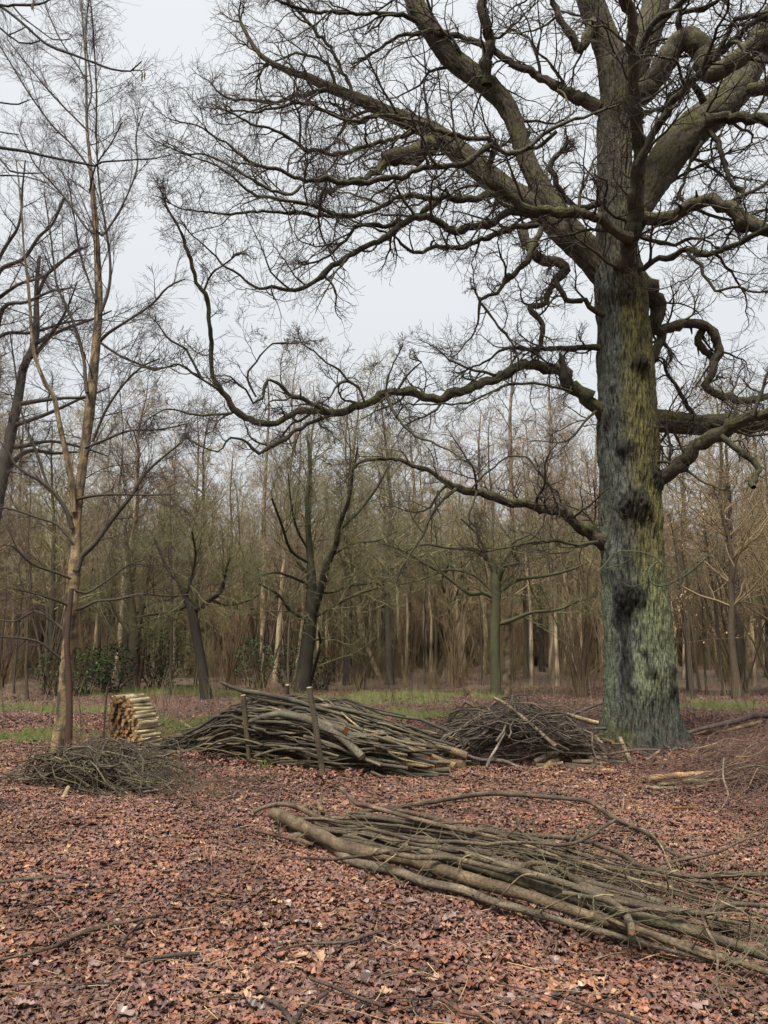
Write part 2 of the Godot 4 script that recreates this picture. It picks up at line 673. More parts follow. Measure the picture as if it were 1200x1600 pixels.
func build_oak() -> void:
	var foot := at(1008, 1176, OAK_D)
	foot.y = 0.0
	var oak := thing("oak_tree", "big old bare oak with algae-green bark towering over the brush piles", "oak tree", foot)
	var fr := OAK_D - 0.48
	for b in [[1003, 564, 0.19, 0.5], [977, 697, 0.20, 0.35], [993, 786, 0.30, 0.3], [982, 928, 0.28, 0.25], [957, 1020, 0.14, 0.5], [1004, 1020, 0.07, 0.3], [1017, 1050, 0.11, 0.3], [1046, 1046, 0.12, 0.4], [1048, 1078, 0.12, 0.3], [976, 458, 0.22, 0.2], [955, 607, 0.08, 0.3], [986, 1078, 0.07, 0.2], [966, 1053, 0.08, 0.3], [948, 655, 0.18, 0.2], [938, 846, 0.2, 0.2], [1030, 748, 0.2, 0.2]]:
		var px: float = b[0]
		var p := at(px, b[1], fr + (0.0 if px > 955 and px < 1020 else 0.16))
		burls.append([p, b[2], b[3]])
	# trunk
	var tr := traced([1010, 1196, 150, 1008, 1176, 126, 1003, 1135, 112, 1001, 1100, 107, 997, 1000, 99, 989, 900, 94, 985, 800, 90, 982, 700, 87, 978, 600, 82, 973, 500, 74, 968, 440, 74, 963, 385, 62, 961, 330, 50, 960, 250, 48, 963, 170, 52], OAK_D, OAK_D, 0.04)
	var tp: PackedVector3Array = tr[0]
	var tw: PackedFloat32Array = tr[1]
	var s := Shape.new()
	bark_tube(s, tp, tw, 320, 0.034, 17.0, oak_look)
	# root flare: spurs that widen towards the ground
	for i in s.v.size():
		var q := s.v[i]
		if q.y < 0.8:
			var d := Vector2(q.x - foot.x, q.z - foot.z)
			var a := d.angle()
			var f := exp(-maxf(q.y, 0.0) / 0.22)
			var k := 1.0 + f * (0.10 + 0.34 * pow(maxf(0.0, sin(a * 4.0 + 0.7)), 1.5) + 0.2 * maxf(0.0, sin(a * 7.0 + 2.0)))
			s.v[i] = Vector3(foot.x + d.x * k, q.y, foot.z + d.y * k)
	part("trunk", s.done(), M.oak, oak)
	# limbs: name, traced line, depth at the start and at the end
	var thick := [
		["limb", [955, 440, 46, 925, 402, 52, 888, 366, 50, 840, 325, 40, 785, 292, 37, 750, 264, 38, 720, 240, 36, 699, 222, 34, 676, 206, 30, 630, 186, 25, 600, 174, 22, 570, 159, 19, 510, 135, 15, 480, 120, 11, 450, 111, 9, 405, 84, 6, 375, 33, 4], 11.75, 13.4],
		["limb", [945, 425, 40, 905, 380, 38, 866, 325, 36, 840, 285, 31, 819, 240, 29, 804, 192, 29, 786, 159, 31, 762, 135, 34, 735, 114, 34, 702, 87, 34, 678, 54, 32, 654, 15, 30, 638, -20, 28, 610, -80, 22], 11.8, 12.6],
		["limb", [962, 210, 46, 958, 110, 50, 945, 60, 44, 925, 10, 42, 912, -40, 38, 905, -110, 30], 11.7, 11.3],
		["limb", [966, 220, 44, 990, 110, 46, 1012, 50, 46, 1026, 0, 45, 1035, -60, 38], 11.75, 12.3],
		["limb", [975, 365, 52, 1005, 305, 56, 1050, 238, 60, 1083, 202, 60, 1110, 178, 58, 1150, 140, 52, 1172, 100, 48, 1190, 60, 44, 1232, -10, 38], 12.0, 13.6],
		["limb", [990, 660, 46, 1026, 657, 38, 1056, 660, 36, 1095, 664, 33, 1140, 661, 32, 1170, 664, 30, 1205, 656, 26, 1260, 640, 24], 12.0, 12.9],
	]
	for l in thick:
		var g := traced(l[1], l[2], l[3], 0.045)
		for i in g[1].size():
			g[1][i] *= 0.9
		var b := Shape.new()
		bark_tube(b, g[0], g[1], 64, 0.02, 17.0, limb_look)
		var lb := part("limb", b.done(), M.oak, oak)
		oak_twigs(g[0], g[1], lb, 0.36, 1.15, 0.12)
	var fine := [
		# leading down from the great wound and forward
		[[976, 462, 34, 977, 425, 30, 980, 395, 26, 986, 355, 30, 994, 300, 25, 998, 250, 22, 996, 200, 20, 991, 130, 18, 987, 60, 16, 984, 0, 15, 980, -60, 12], 11.62, 8.9, 0.3, 1.0],
		[[996, 260, 12, 1011, 228, 14, 1030, 190, 14, 1060, 150, 14, 1090, 122, 13, 1115, 90, 12, 1150, 60, 11, 1205, 22, 9, 1260, -10, 6], 10.2, 8.4, 0.3, 1.0],
		[[994, 110, 14, 1008, 60, 13, 1030, 30, 12, 1062, 8, 11, 1095, -30, 9], 9.9, 9.1, 0.35, 0.9],
		[[985, 372, 20, 966, 366, 16, 945, 345, 16, 915, 335, 15, 870, 332, 14, 828, 328, 13, 803, 316, 14, 780, 300, 13, 764, 290, 11, 766, 260, 9, 771, 222, 8, 730, 214, 7, 685, 205, 7, 650, 191, 6, 600, 181, 5, 552, 190, 4, 500, 170, 3], 11.0, 9.4, 0.22, 0.9],
		[[905, 336, 12, 850, 332, 13, 798, 334, 13, 750, 352, 13, 711, 356, 12, 681, 343, 12, 657, 338, 12, 630, 349, 11, 585, 380, 10, 555, 393, 9, 519, 415, 9, 489, 442, 8, 456, 457, 7, 426, 451, 6, 408, 451, 5, 378, 430, 4, 354, 418, 4, 330, 394, 3, 285, 352, 2], 10.75, 9.3, 0.22, 0.75],
		[[840, 352, 10, 807, 358, 10, 770, 368, 9, 750, 376, 9, 720, 385, 8, 675, 390, 7, 639, 391, 6, 615, 368, 4, 579, 354, 3, 545, 352, 2], 11.2, 10.1, 0.25, 0.7],
		[[790, 300, 12, 762, 304, 12, 723, 315, 12, 693, 310, 11, 666, 328, 11, 651, 337, 9, 615, 349, 8, 564, 355, 6, 540, 373, 5, 510, 400, 4, 480, 412, 3], 11.6, 10.3, 0.22, 0.8],
		[[771, 224, 8, 744, 243, 9, 708, 261, 9, 660, 265, 9, 630, 279, 9, 600, 280, 9, 555, 282, 9, 510, 279, 9, 480, 282, 8, 450, 270, 7, 408, 261, 6, 375, 240, 5, 351, 222, 4, 315, 201, 3, 270, 186, 2], 9.9, 9.0, 0.18, 0.85],
		[[690, 312, 8, 640, 306, 8, 600, 322, 8, 558, 339, 8, 510, 339, 7, 480, 336, 6, 420, 330, 5, 354, 333, 4, 309, 330, 3, 262, 318, 2], 11.0, 9.6, 0.18, 0.85],
		[[470, 290, 7, 456, 303, 6, 432, 300, 5, 393, 280, 5, 366, 262, 4, 330, 245, 3, 291, 238, 3, 258, 226, 2], 9.3, 8.6, 0.16, 0.8],
		[[520, 335, 6, 480, 318, 6, 430, 312, 5, 393, 300, 5, 366, 276, 4, 330, 255, 3, 285, 240, 2], 10.0, 9.3, 0.16, 0.8],
		[[510, 140, 9, 470, 150, 7, 430, 158, 6, 390, 158, 5, 350, 150, 4, 330, 128, 2], 12.8, 12.6, 0.16, 0.9],
		[[600, 175, 9, 560, 190, 8, 525, 180, 7, 480, 160, 6, 440, 168, 5, 400, 175, 4, 362, 170, 3], 12.6, 11.6, 0.16, 0.9],
		[[660, 200, 9, 620, 215, 8, 580, 225, 7, 530, 240, 7, 480, 232, 6, 430, 205, 5, 390, 190, 4, 345, 168, 3], 12.3, 10.8, 0.16, 0.9],
		[[939, 170, 22, 900, 150, 20, 870, 138, 16, 840, 117, 12, 801, 99, 11, 735, 66, 9, 690, 54, 8, 627, 57, 5, 590, 80, 4, 560, 96, 3], 11.7, 12.4, 0.25, 0.9],
		[[651, 33, 9, 615, 21, 7, 570, 21, 6, 525, 18, 6, 486, 18, 5, 440, 4, 4], 12.3, 11.6, 0.16, 0.9],
		[[560, 165, 7, 540, 120, 6, 519, 81, 6, 495, 51, 6, 474, 24, 5, 450, 0, 4, 420, -40, 3], 12.8, 12.4, 0.18, 0.9],
		[[760, 132, 16, 761, 95, 16, 762, 70, 16, 760, 51, 16, 753, 6, 14, 748, -40, 12], 12.0, 11.5, 0.3, 0.9],
		[[685, 215, 26, 655, 238, 30, 625, 246, 29, 598, 250, 22], 12.2, 11.9, 0.9, 0.4],
		[[600, 252, 16, 590, 268, 11, 575, 275, 8, 545, 284, 7, 515, 300, 5], 11.9, 11.2, 0.2, 0.7],
		# low limb that reaches far to the left
		[[975, 668, 34, 951, 650, 27, 920, 623, 22, 893, 603, 20, 881, 583, 22, 860, 577, 17, 827, 568, 16, 800, 577, 15, 760, 600, 14, 720, 613, 13, 677, 623, 13, 633, 613, 12, 603, 612, 12, 580, 627, 12, 564, 631, 12, 540, 640, 12, 516, 647, 12, 480, 640, 10, 456, 649, 10, 432, 661, 9, 408, 664, 10, 384, 652, 10, 363, 640, 9, 357, 622, 8, 339, 604, 8, 333, 580, 6, 330, 544, 6, 325, 508, 6, 324, 484, 6, 319, 460, 6, 306, 439, 5, 297, 409, 5, 288, 376, 4, 267, 340, 3, 255, 310, 2], 11.85, 9.2, 0.3, 0.7],
		[[881, 590, 14, 880, 570, 10, 877, 552, 4], 11.0, 10.9, 9.0, 0.1],
		[[520, 648, 9, 498, 634, 8, 474, 625, 8, 456, 622, 8, 432, 601, 6, 417, 595, 5, 411, 619, 5, 399, 628, 5, 384, 610, 4, 357, 589, 3], 10.1, 9.3, 0.2, 0.6],
		[[514, 650, 8, 480, 664, 7, 450, 682, 7, 420, 697, 7, 405, 704, 7, 387, 691, 5, 363, 688, 4, 339, 706, 3, 305, 690, 2], 10.1, 9.4, 0.25, 0.6],
		[[319, 454, 4, 330, 430, 4, 354, 412, 3, 375, 397, 2], 9.2, 9.0, 0.2, 0.5],
		[[339, 607, 5, 309, 589, 4, 279, 571, 4, 240, 577, 3, 205, 570, 2], 9.4, 9.0, 0.2, 0.6],
		[[315, 592, 5, 291, 550, 4, 270, 532, 3, 240, 500, 2], 9.3, 9.0, 0.2, 0.6],
		[[362, 646, 5, 309, 649, 4, 265, 640, 3, 230, 655, 2], 9.4, 9.1, 0.2, 0.6],
		[[400, 620, 4, 385, 590, 4, 395, 570, 4, 420, 545, 3, 445, 536, 3, 480, 535, 2], 9.5, 9.3, 0.2, 0.5],
		[[570, 630, 5, 560, 605, 5, 545, 597, 5, 530, 604, 4, 515, 620, 3, 498, 630, 2], 10.2, 9.9, 0.2, 0.6],
		[[545, 598, 4, 530, 580, 4, 510, 566, 3, 490, 548, 3, 470, 535, 2], 10.1, 9.8, 0.2, 0.5],
		[[603, 614, 7, 613, 637, 6, 627, 660, 5, 650, 683, 4, 673, 692, 4, 700, 702, 3, 720, 715, 2], 10.3, 9.9, 0.2, 0.7],
		[[603, 612, 5, 606, 592, 4, 612, 574, 3, 627, 543, 2], 10.3, 10.2, 0.3, 0.3],
		[[622, 608, 5, 637, 587, 4, 648, 572, 3, 657, 566, 3, 640, 558, 2], 10.4, 10.3, 0.3, 0.3],
		[[893, 612, 6, 877, 606, 5, 840, 600, 5, 793, 603, 5, 760, 617, 4, 720, 630, 4, 687, 632, 3, 640, 630, 2], 11.2, 10.6, 0.2, 0.7],
		# lowest limb on the left
		[[972, 868, 30, 940, 846, 26, 930, 838, 22, 893, 810, 17, 853, 792, 15, 813, 787, 14, 773, 777, 13, 740, 767, 12, 713, 761, 10, 687, 747, 8, 653, 730, 6, 610, 719, 5, 580, 717, 4, 560, 725, 3], 11.85, 9.9, 0.28, 0.7],
		[[713, 764, 7, 687, 787, 6, 667, 823, 5, 647, 857, 4, 632, 880, 3], 10.4, 10.2, 0.22, 0.6],
		[[745, 768, 5, 738, 790, 4, 733, 810, 4, 745, 828, 2], 10.6, 10.5, 0.3, 0.4],
		[[736, 764, 4, 765, 735, 4, 793, 715, 3, 827, 717, 3, 850, 745, 4, 866, 775, 5, 868, 795, 5], 10.6, 10.8, 0.4, 0.5],
		[[933, 847, 8, 900, 850, 6, 850, 845, 5, 800, 852, 4, 755, 862, 3], 11.3, 10.6, 0.2, 0.6],
		# level limb above the low one, and the crooked ones that hang in the fork
		[[950, 548, 14, 933, 543, 12, 909, 541, 10, 875, 544, 8, 840, 547, 8, 795, 544, 5, 762, 560, 4, 730, 578, 3], 11.7, 12.2, 0.22, 0.8],
		[[820, 352, 14, 819, 362, 16, 825, 379, 16, 843, 403, 16, 867, 409, 16, 882, 421, 15, 873, 436, 11, 858, 457, 9, 852, 472, 9, 831, 484, 9, 849, 502, 9, 846, 526, 8, 846, 544, 6], 11.9, 11.4, 0.22, 0.6],
		[[950, 495, 12, 933, 487, 10, 915, 474, 9, 900, 472, 9, 885, 470, 9, 870, 454, 9, 868, 438, 8, 876, 424, 7], 11.6, 11.5, 0.25, 0.6],
		[[846, 356, 9, 843, 367, 11, 825, 394, 11, 807, 424, 10, 780, 451, 7, 750, 472, 6, 747, 500, 4, 735, 526, 3, 714, 552, 2], 11.6, 10.9, 0.22, 0.6],
		[[750, 472, 4, 742, 452, 3, 737, 446, 2], 10.9, 10.9, 0.4, 0.3],
		[[752, 474, 5, 780, 510, 4, 800, 535, 4, 808, 560, 4], 10.9, 10.8, 0.4, 0.5],
		[[945, 315, 12, 915, 322, 10, 890, 318, 10, 868, 290, 10, 862, 262, 9, 880, 232, 9, 884, 226, 7], 11.4, 11.0, 0.25, 0.6],
		[[870, 205, 7, 840, 232, 7, 828, 230, 8, 796, 241, 8, 780, 232, 6], 9.4, 9.9, 0.3, 0.6],
		[[828, 230, 7, 855, 205, 7, 885, 192, 6, 935, 175, 4, 965, 165, 3], 9.5, 9.2, 0.3, 0.6],
		# right-hand side
		[[985, 362, 24, 1002, 346, 22, 1020, 340, 22, 1050, 339, 22, 1068, 324, 22, 1089, 315, 21, 1119, 318, 21, 1146, 328, 21, 1164, 345, 22, 1185, 357, 22, 1205, 363, 20, 1260, 390, 15], 11.5, 9.8, 0.3, 0.9],
		[[972, 440, 12, 987, 429, 10, 1008, 417, 10, 1026, 405, 10, 1050, 399, 10, 1074, 393, 9, 1101, 400, 9, 1125, 393, 9, 1155, 378, 9, 1182, 363, 9, 1215, 350, 6], 11.6, 9.9, 0.25, 0.9],
		[[1074, 394, 6, 1082, 405, 6, 1095, 417, 6, 1107, 438, 6, 1122, 453, 5, 1155, 448, 4, 1179, 456, 4, 1210, 452, 3], 10.6, 9.9, 0.22, 0.7],
		[[995, 366, 8, 1005, 372, 8, 1032, 381, 7, 1056, 382, 6, 1080, 372, 5, 1104, 373, 4, 1119, 390, 3], 11.4, 11.0, 0.25, 0.6],
		[[990, 425, 30, 1008, 445, 30, 1020, 462, 30, 1032, 480, 28, 1024, 500, 24, 1028, 514, 19, 1040, 512, 17, 1065, 507, 16, 1089, 501, 15, 1104, 507, 15, 1117, 525, 14, 1124, 545, 13, 1119, 564, 13, 1107, 591, 12, 1104, 609, 12, 1125, 621, 12, 1155, 624, 12, 1185, 621, 12, 1240, 610, 9], 12.0, 12.9, 0.3, 0.8],
		[[1103, 508, 12, 1094, 522, 12, 1090, 536, 12, 1104, 549, 12, 1118, 560, 10], 12.5, 12.6, 0.4, 0.5],
		[[1034, 514, 16, 1034, 530, 15, 1026, 546, 14, 1018, 562, 12], 12.4, 12.2, 0.3, 0.5],
		[[1034, 532, 8, 1044, 544, 6, 1050, 558, 5, 1046, 568, 3], 12.3, 12.2, 0.4, 0.4],
		[[1095, 658, 9, 1085, 648, 8, 1068, 627, 8, 1056, 606, 7, 1045, 585, 6, 1036, 566, 4], 12.3, 12.0, 0.25, 0.7],
		[[990, 778, 40, 1024, 757, 30, 1040, 745, 24, 1068, 723, 22, 1098, 696, 22, 1128, 678, 22, 1158, 660, 20, 1182, 651, 18, 1205, 643, 17, 1250, 622, 14], 11.9, 9.9, 0.35, 0.8],
		[[1126, 682, 11, 1140, 694, 11, 1155, 705, 11, 1179, 717, 11, 1183, 735, 11, 1176, 762, 9], 10.6, 10.3, 0.4, 0.4],
		[[1176, 650, 9, 1183, 632, 7, 1189, 618, 6, 1197, 588, 4], 10.3, 10.2, 0.3, 0.5],
		[[1020, 722, 6, 1050, 724, 6, 1080, 741, 5, 1104, 753, 4, 1128, 768, 3], 11.5, 10.9, 0.3, 0.4],
		[[995, 150, 40, 1012, 138, 38, 1032, 108, 37, 1050, 76, 35, 1074, 58, 34, 1096, 72, 36, 1103, 98, 32, 1112, 114, 28, 1150, 95, 30, 1190, 65, 32, 1235, 40, 28], 11.6, 10.6, 0.4, 0.8],
		[[1100, 160, 14, 1078, 128, 9, 1058, 146, 9, 1030, 166, 8, 1006, 176, 6], 11.9, 11.3, 0.3, 0.6],
		[[1105, 190, 22, 1130, 184, 17, 1160, 181, 17, 1200, 192, 16, 1260, 215, 12], 12.4, 11.6, 0.3, 0.9],
		[[1160, 142, 24, 1180, 140, 22, 1205, 138, 22, 1262, 128, 17], 12.9, 12.4, 0.3, 0.9],
		[[1108, 205, 9, 1125, 228, 9, 1133, 255, 8, 1142, 285, 8, 1160, 300, 8, 1152, 318, 5], 12.4, 11.8, 0.25, 0.7],
		[[1096, 222, 7, 1082, 250, 6, 1073, 275, 5, 1063, 303, 4], 12.4, 12.0, 0.25, 0.6],
		[[930, 35, 22, 920, 55, 18, 915, 72, 14, 905, 78, 12, 896, 64, 12, 882, 40, 10, 866, 10, 9, 850, -20, 8], 11.4, 11.0, 0.3, 0.7],
		[[1065, 50, 12, 1060, 36, 11, 1062, 22, 9, 1085, 14, 8, 1110, 6, 7, 1140, -15, 5], 11.2, 10.8, 0.3, 0.8],
		[[1115, 96, 9, 1135, 60, 9, 1152, 34, 9, 1185, 26, 9, 1220, 14, 7], 9.2, 8.7, 0.3, 0.8],
	]
	var dark := Color(0.062, 0.05, 0.040)
	for l in fine:
		var g := traced(l[0], l[1], l[2], 0.07, 0.012)
		var p: PackedVector3Array = g[0]
		var w: PackedFloat32Array = g[1]
		var b := Shape.new()
		var wide: float = w[mini(3, w.size() - 1)] * 2.0
		for i in p.size():                                         # crooks and knots
			p[i] += Vector3(noise.get_noise_3dv(p[i] * 2.1), noise.get_noise_3dv(p[i] * 2.1 + Vector3(7, 0, 0)), noise.get_noise_3dv(p[i] * 2.1 + Vector3(0, 9, 0))) * minf(0.07, 1.0 * w[i] + 0.02) * (1.0 if i > 4 else 0.0)
			p[i] += Vector3(noise.get_noise_3dv(p[i] * 6.0), noise.get_noise_3dv(p[i] * 6.0 + Vector3(7, 0, 0)), noise.get_noise_3dv(p[i] * 6.0 + Vector3(0, 9, 0))) * minf(0.05, 0.7 * w[i] + 0.012) * (1.0 if i > 3 else 0.0)
			w[i] *= (1.0 + 0.22 * noise.get_noise_3dv(p[i] * 5.0) + 0.4 * smoothstep(0.3, 0.5, noise.get_noise_3dv(p[i] * 3.0 + Vector3(3, 3, 3)))) * 0.9
		if wide > 0.13:
			bark_tube(b, p, w, 26, 0.013, 20.0, limb_look)
		else:
			b.tube(p, w, 9 if wide > 0.07 else 6, dark, Color(0.05, 0.042, 0.036), 0.75, Color(0.095, 0.11, 0.024))
		if wide > 0.05:
			for k in rng.randi_range(1, 3):
				var i := rng.randi_range(p.size() / 5, p.size() - 2)
				var d := ((p[i + 1] - p[i]).normalized() * rr(0.2, 0.9) + rvec() * 0.9).normalized()
				var sl := rr(0.06, 0.2)
				b.tube(PackedVector3Array([p[i], p[i] + d * sl * 0.6 + rvec() * 0.01, p[i] + d * (sl + w[i])]), PackedFloat32Array([w[i] * 0.42, w[i] * 0.3, w[i] * 0.12]), 6, dark, dark * 0.7, 0.5)
		var lb := part("branch", b.done(), M.oak if wide > 0.07 else M.wood, oak)
		oak_twigs(p, w, lb, l[3], l[4], 0.05)
	# pale lichened shoots on the lower trunk
	var pale := Color(0.115, 0.13, 0.07)
	for l in [[[936, 892, 2.6, 945, 882, 2.6, 958, 866, 2.6, 968, 861, 2.4, 1000, 863, 2.4, 1020, 870, 2.2, 1040, 884, 2, 1062, 886, 1.4], 10.95], [[1030, 876, 3, 1020, 882, 3.4, 1013, 892, 3.4, 1016, 908, 3.4, 1030, 915, 3, 1050, 912, 2.6, 1060, 904, 2], 10.9], [[1030, 915, 2.4, 1056, 908, 3, 1075, 896, 4, 1098, 876, 3.4, 1112, 862, 2, 1120, 850, 1.4], 10.9], [[948, 888, 1.8, 975, 880, 1.8, 990, 868, 1.2], 10.9], [[1013, 908, 2, 985, 915, 1.8, 960, 900, 1.2], 10.9], [[1060, 905, 2, 1100, 868, 2, 1140, 890, 1.4], 10.8]]:
		var g := traced(l[0], l[1], l[1] - 0.2, 0.05, 0.01)
		var b := Shape.new()
		b.tube(g[0], g[1], 6, pale, pale * 0.7)
		var lb := part("shoot", b.done(), M.wood, oak)
		var st := Style.new()
		st.seg = [5, 3]
		st.sides = [3, 3]
		st.kids = [4, 0]
		st.col = pale * 0.6
		st.tip = pale * 0.4
		var tw2 := Shape.new()
		var gp: PackedVector3Array = g[0]
		for k in 5:
			grow(tw2, gp[rng.randi() % gp.size()], Vector3(rr(-1, 1), rr(-0.2, 0.8), rr(-0.2, 0.8)).normalized(), rr(0.15, 0.4), 0.004, 0, st)
		part("twigs", tw2.done(), M.twig, lb, true)


func oak_twigs(p: PackedVector3Array, w: PackedFloat32Array, lb: Node3D, gap: float, long: float, from: float) -> void:
	var st := Style.new()
	st.seg = [10, 6, 3]
	st.sides = [5, 3, 3]
	st.kids = [10, 5, 0]
	st.gnarl = [0.42, 0.40, 0.34]
	st.up = [0.0, 0.015, 0.02]
	st.ang = [0.95, 0.9, 0.8]
	st.ratio = [0.46, 0.44, 0.4]
	st.moss = 0.5
	st.thin = 0.0022
	var s := Shape.new()
	var run := 0.0
	var next := gap * 0.5
	var n := p.size()
	var axis := Vector3(p[0].x, 0, -OAK_D)
	for i in n - 1:
		run += p[i].distance_to(p[i + 1])
		if run < next or float(i) / n < from:
			if run >= next:
				next = run + gap * 0.3
			continue
		next = run + gap * rr(0.65, 1.5)
		var fx := frame_x(p[i])
		var fy := frame_y(p[i])
		if fx > 1330 or fy < -150:
			continue
		var tang := (p[i + 1] - p[i]).normalized()
		var side := rvec()
		side = (side - tang * side.dot(tang)).normalized()
		var outw := Vector3(p[i].x - 3.9, 0.0, p[i].z + OAK_D)
		outw = outw.normalized() if outw.length() > 0.1 else Vector3.ZERO
		var d := (side + tang * rr(0.35, 0.95) + outw * 0.25 + Vector3(0, rr(-0.1, 0.3), 0)).normalized()
		var l := long * rr(0.5, 1.75) * (1.0 if w[i] < 0.06 else 1.25) * (1.0 if fx > 420 else 0.75)
		grow(s, p[i], d, l, clampf(w[i] * 0.5, 0.005, 0.022) * (0.6 + 0.42 * l), 0, st)
	# the spray that carries the limb on past its end
	if w[n - 1] < 0.03:
		var tang := (p[n - 1] - p[maxi(0, n - 4)]).normalized()
		for k in 3:
			grow(s, p[n - 1 - k], (tang + rvec() * 0.45).normalized(), long * rr(0.4, 0.75), maxf(w[n - 1], 0.004), 0, st)
	if s.v.size():
		part("twigs", s.done(), M.twig, lb, true)


# ------------------------------------------------------------------ birch bark: pale gold with dark bands and black scars
func birch_tube(s: Shape, p: PackedVector3Array, r: PackedFloat32Array, sides: int, pale: Color, sd: float, dirty := 1.0) -> void:
	var base := s.v.size()
	s.tube(p, r, sides, pale, pale)
	for i in p.size():
		var band := noise.get_noise_2d(p[i].y * 9.0 + sd, sd)
		var up := float(i) / p.size()
		var fleck := noise.get_noise_2d(p[i].y * 22.0, sd + 5.0)
		for j in sides:
			var k := base + i * sides + j
			var d := s.n[k]
			var q := s.v[k]
			var b := noise.get_noise_3d(d.x * 1.1 + sd, q.y * 7.0, d.z * 1.1)
			var scar := smoothstep(0.06, 0.2, noise.get_noise_3d(d.x * 0.8 + sd * 2.0, q.y * 1.6, d.z * 0.8))
			var col := pale.lerp(Color(0.16, 0.095, 0.045), smoothstep(-0.05, 0.3, b) * 0.75)
			col = col.lerp(Color(0.06, 0.04, 0.03), smoothstep(0.12, 0.4, band) * 0.7)
			col = col.lerp(Color(0.62, 0.52, 0.36), smoothstep(0.15, 0.4, noise.get_noise_3d(d.x * 1.6 + sd, q.y * 3.0 + 9.0, d.z * 1.6) + fleck * 0.3) * 0.6)
			col = col.lerp(Color(0.025, 0.02, 0.018), scar * 0.85 * dirty)
			col = col.lerp(Color(0.10, 0.10, 0.03), smoothstep(0.0, 0.5, noise.get_noise_3d(d.x + sd, q.y * 0.7, d.z + 4.0)) * 0.45 * dirty)
			col = col.lerp(Color(0.09, 0.065, 0.05), up * up * 0.5)
			s.c[k] = col
			s.v[k] = q + d * r[i] * 0.12 * noise.get_noise_3d(q.x * 6.0, q.y * 3.0, q.z * 6.0)


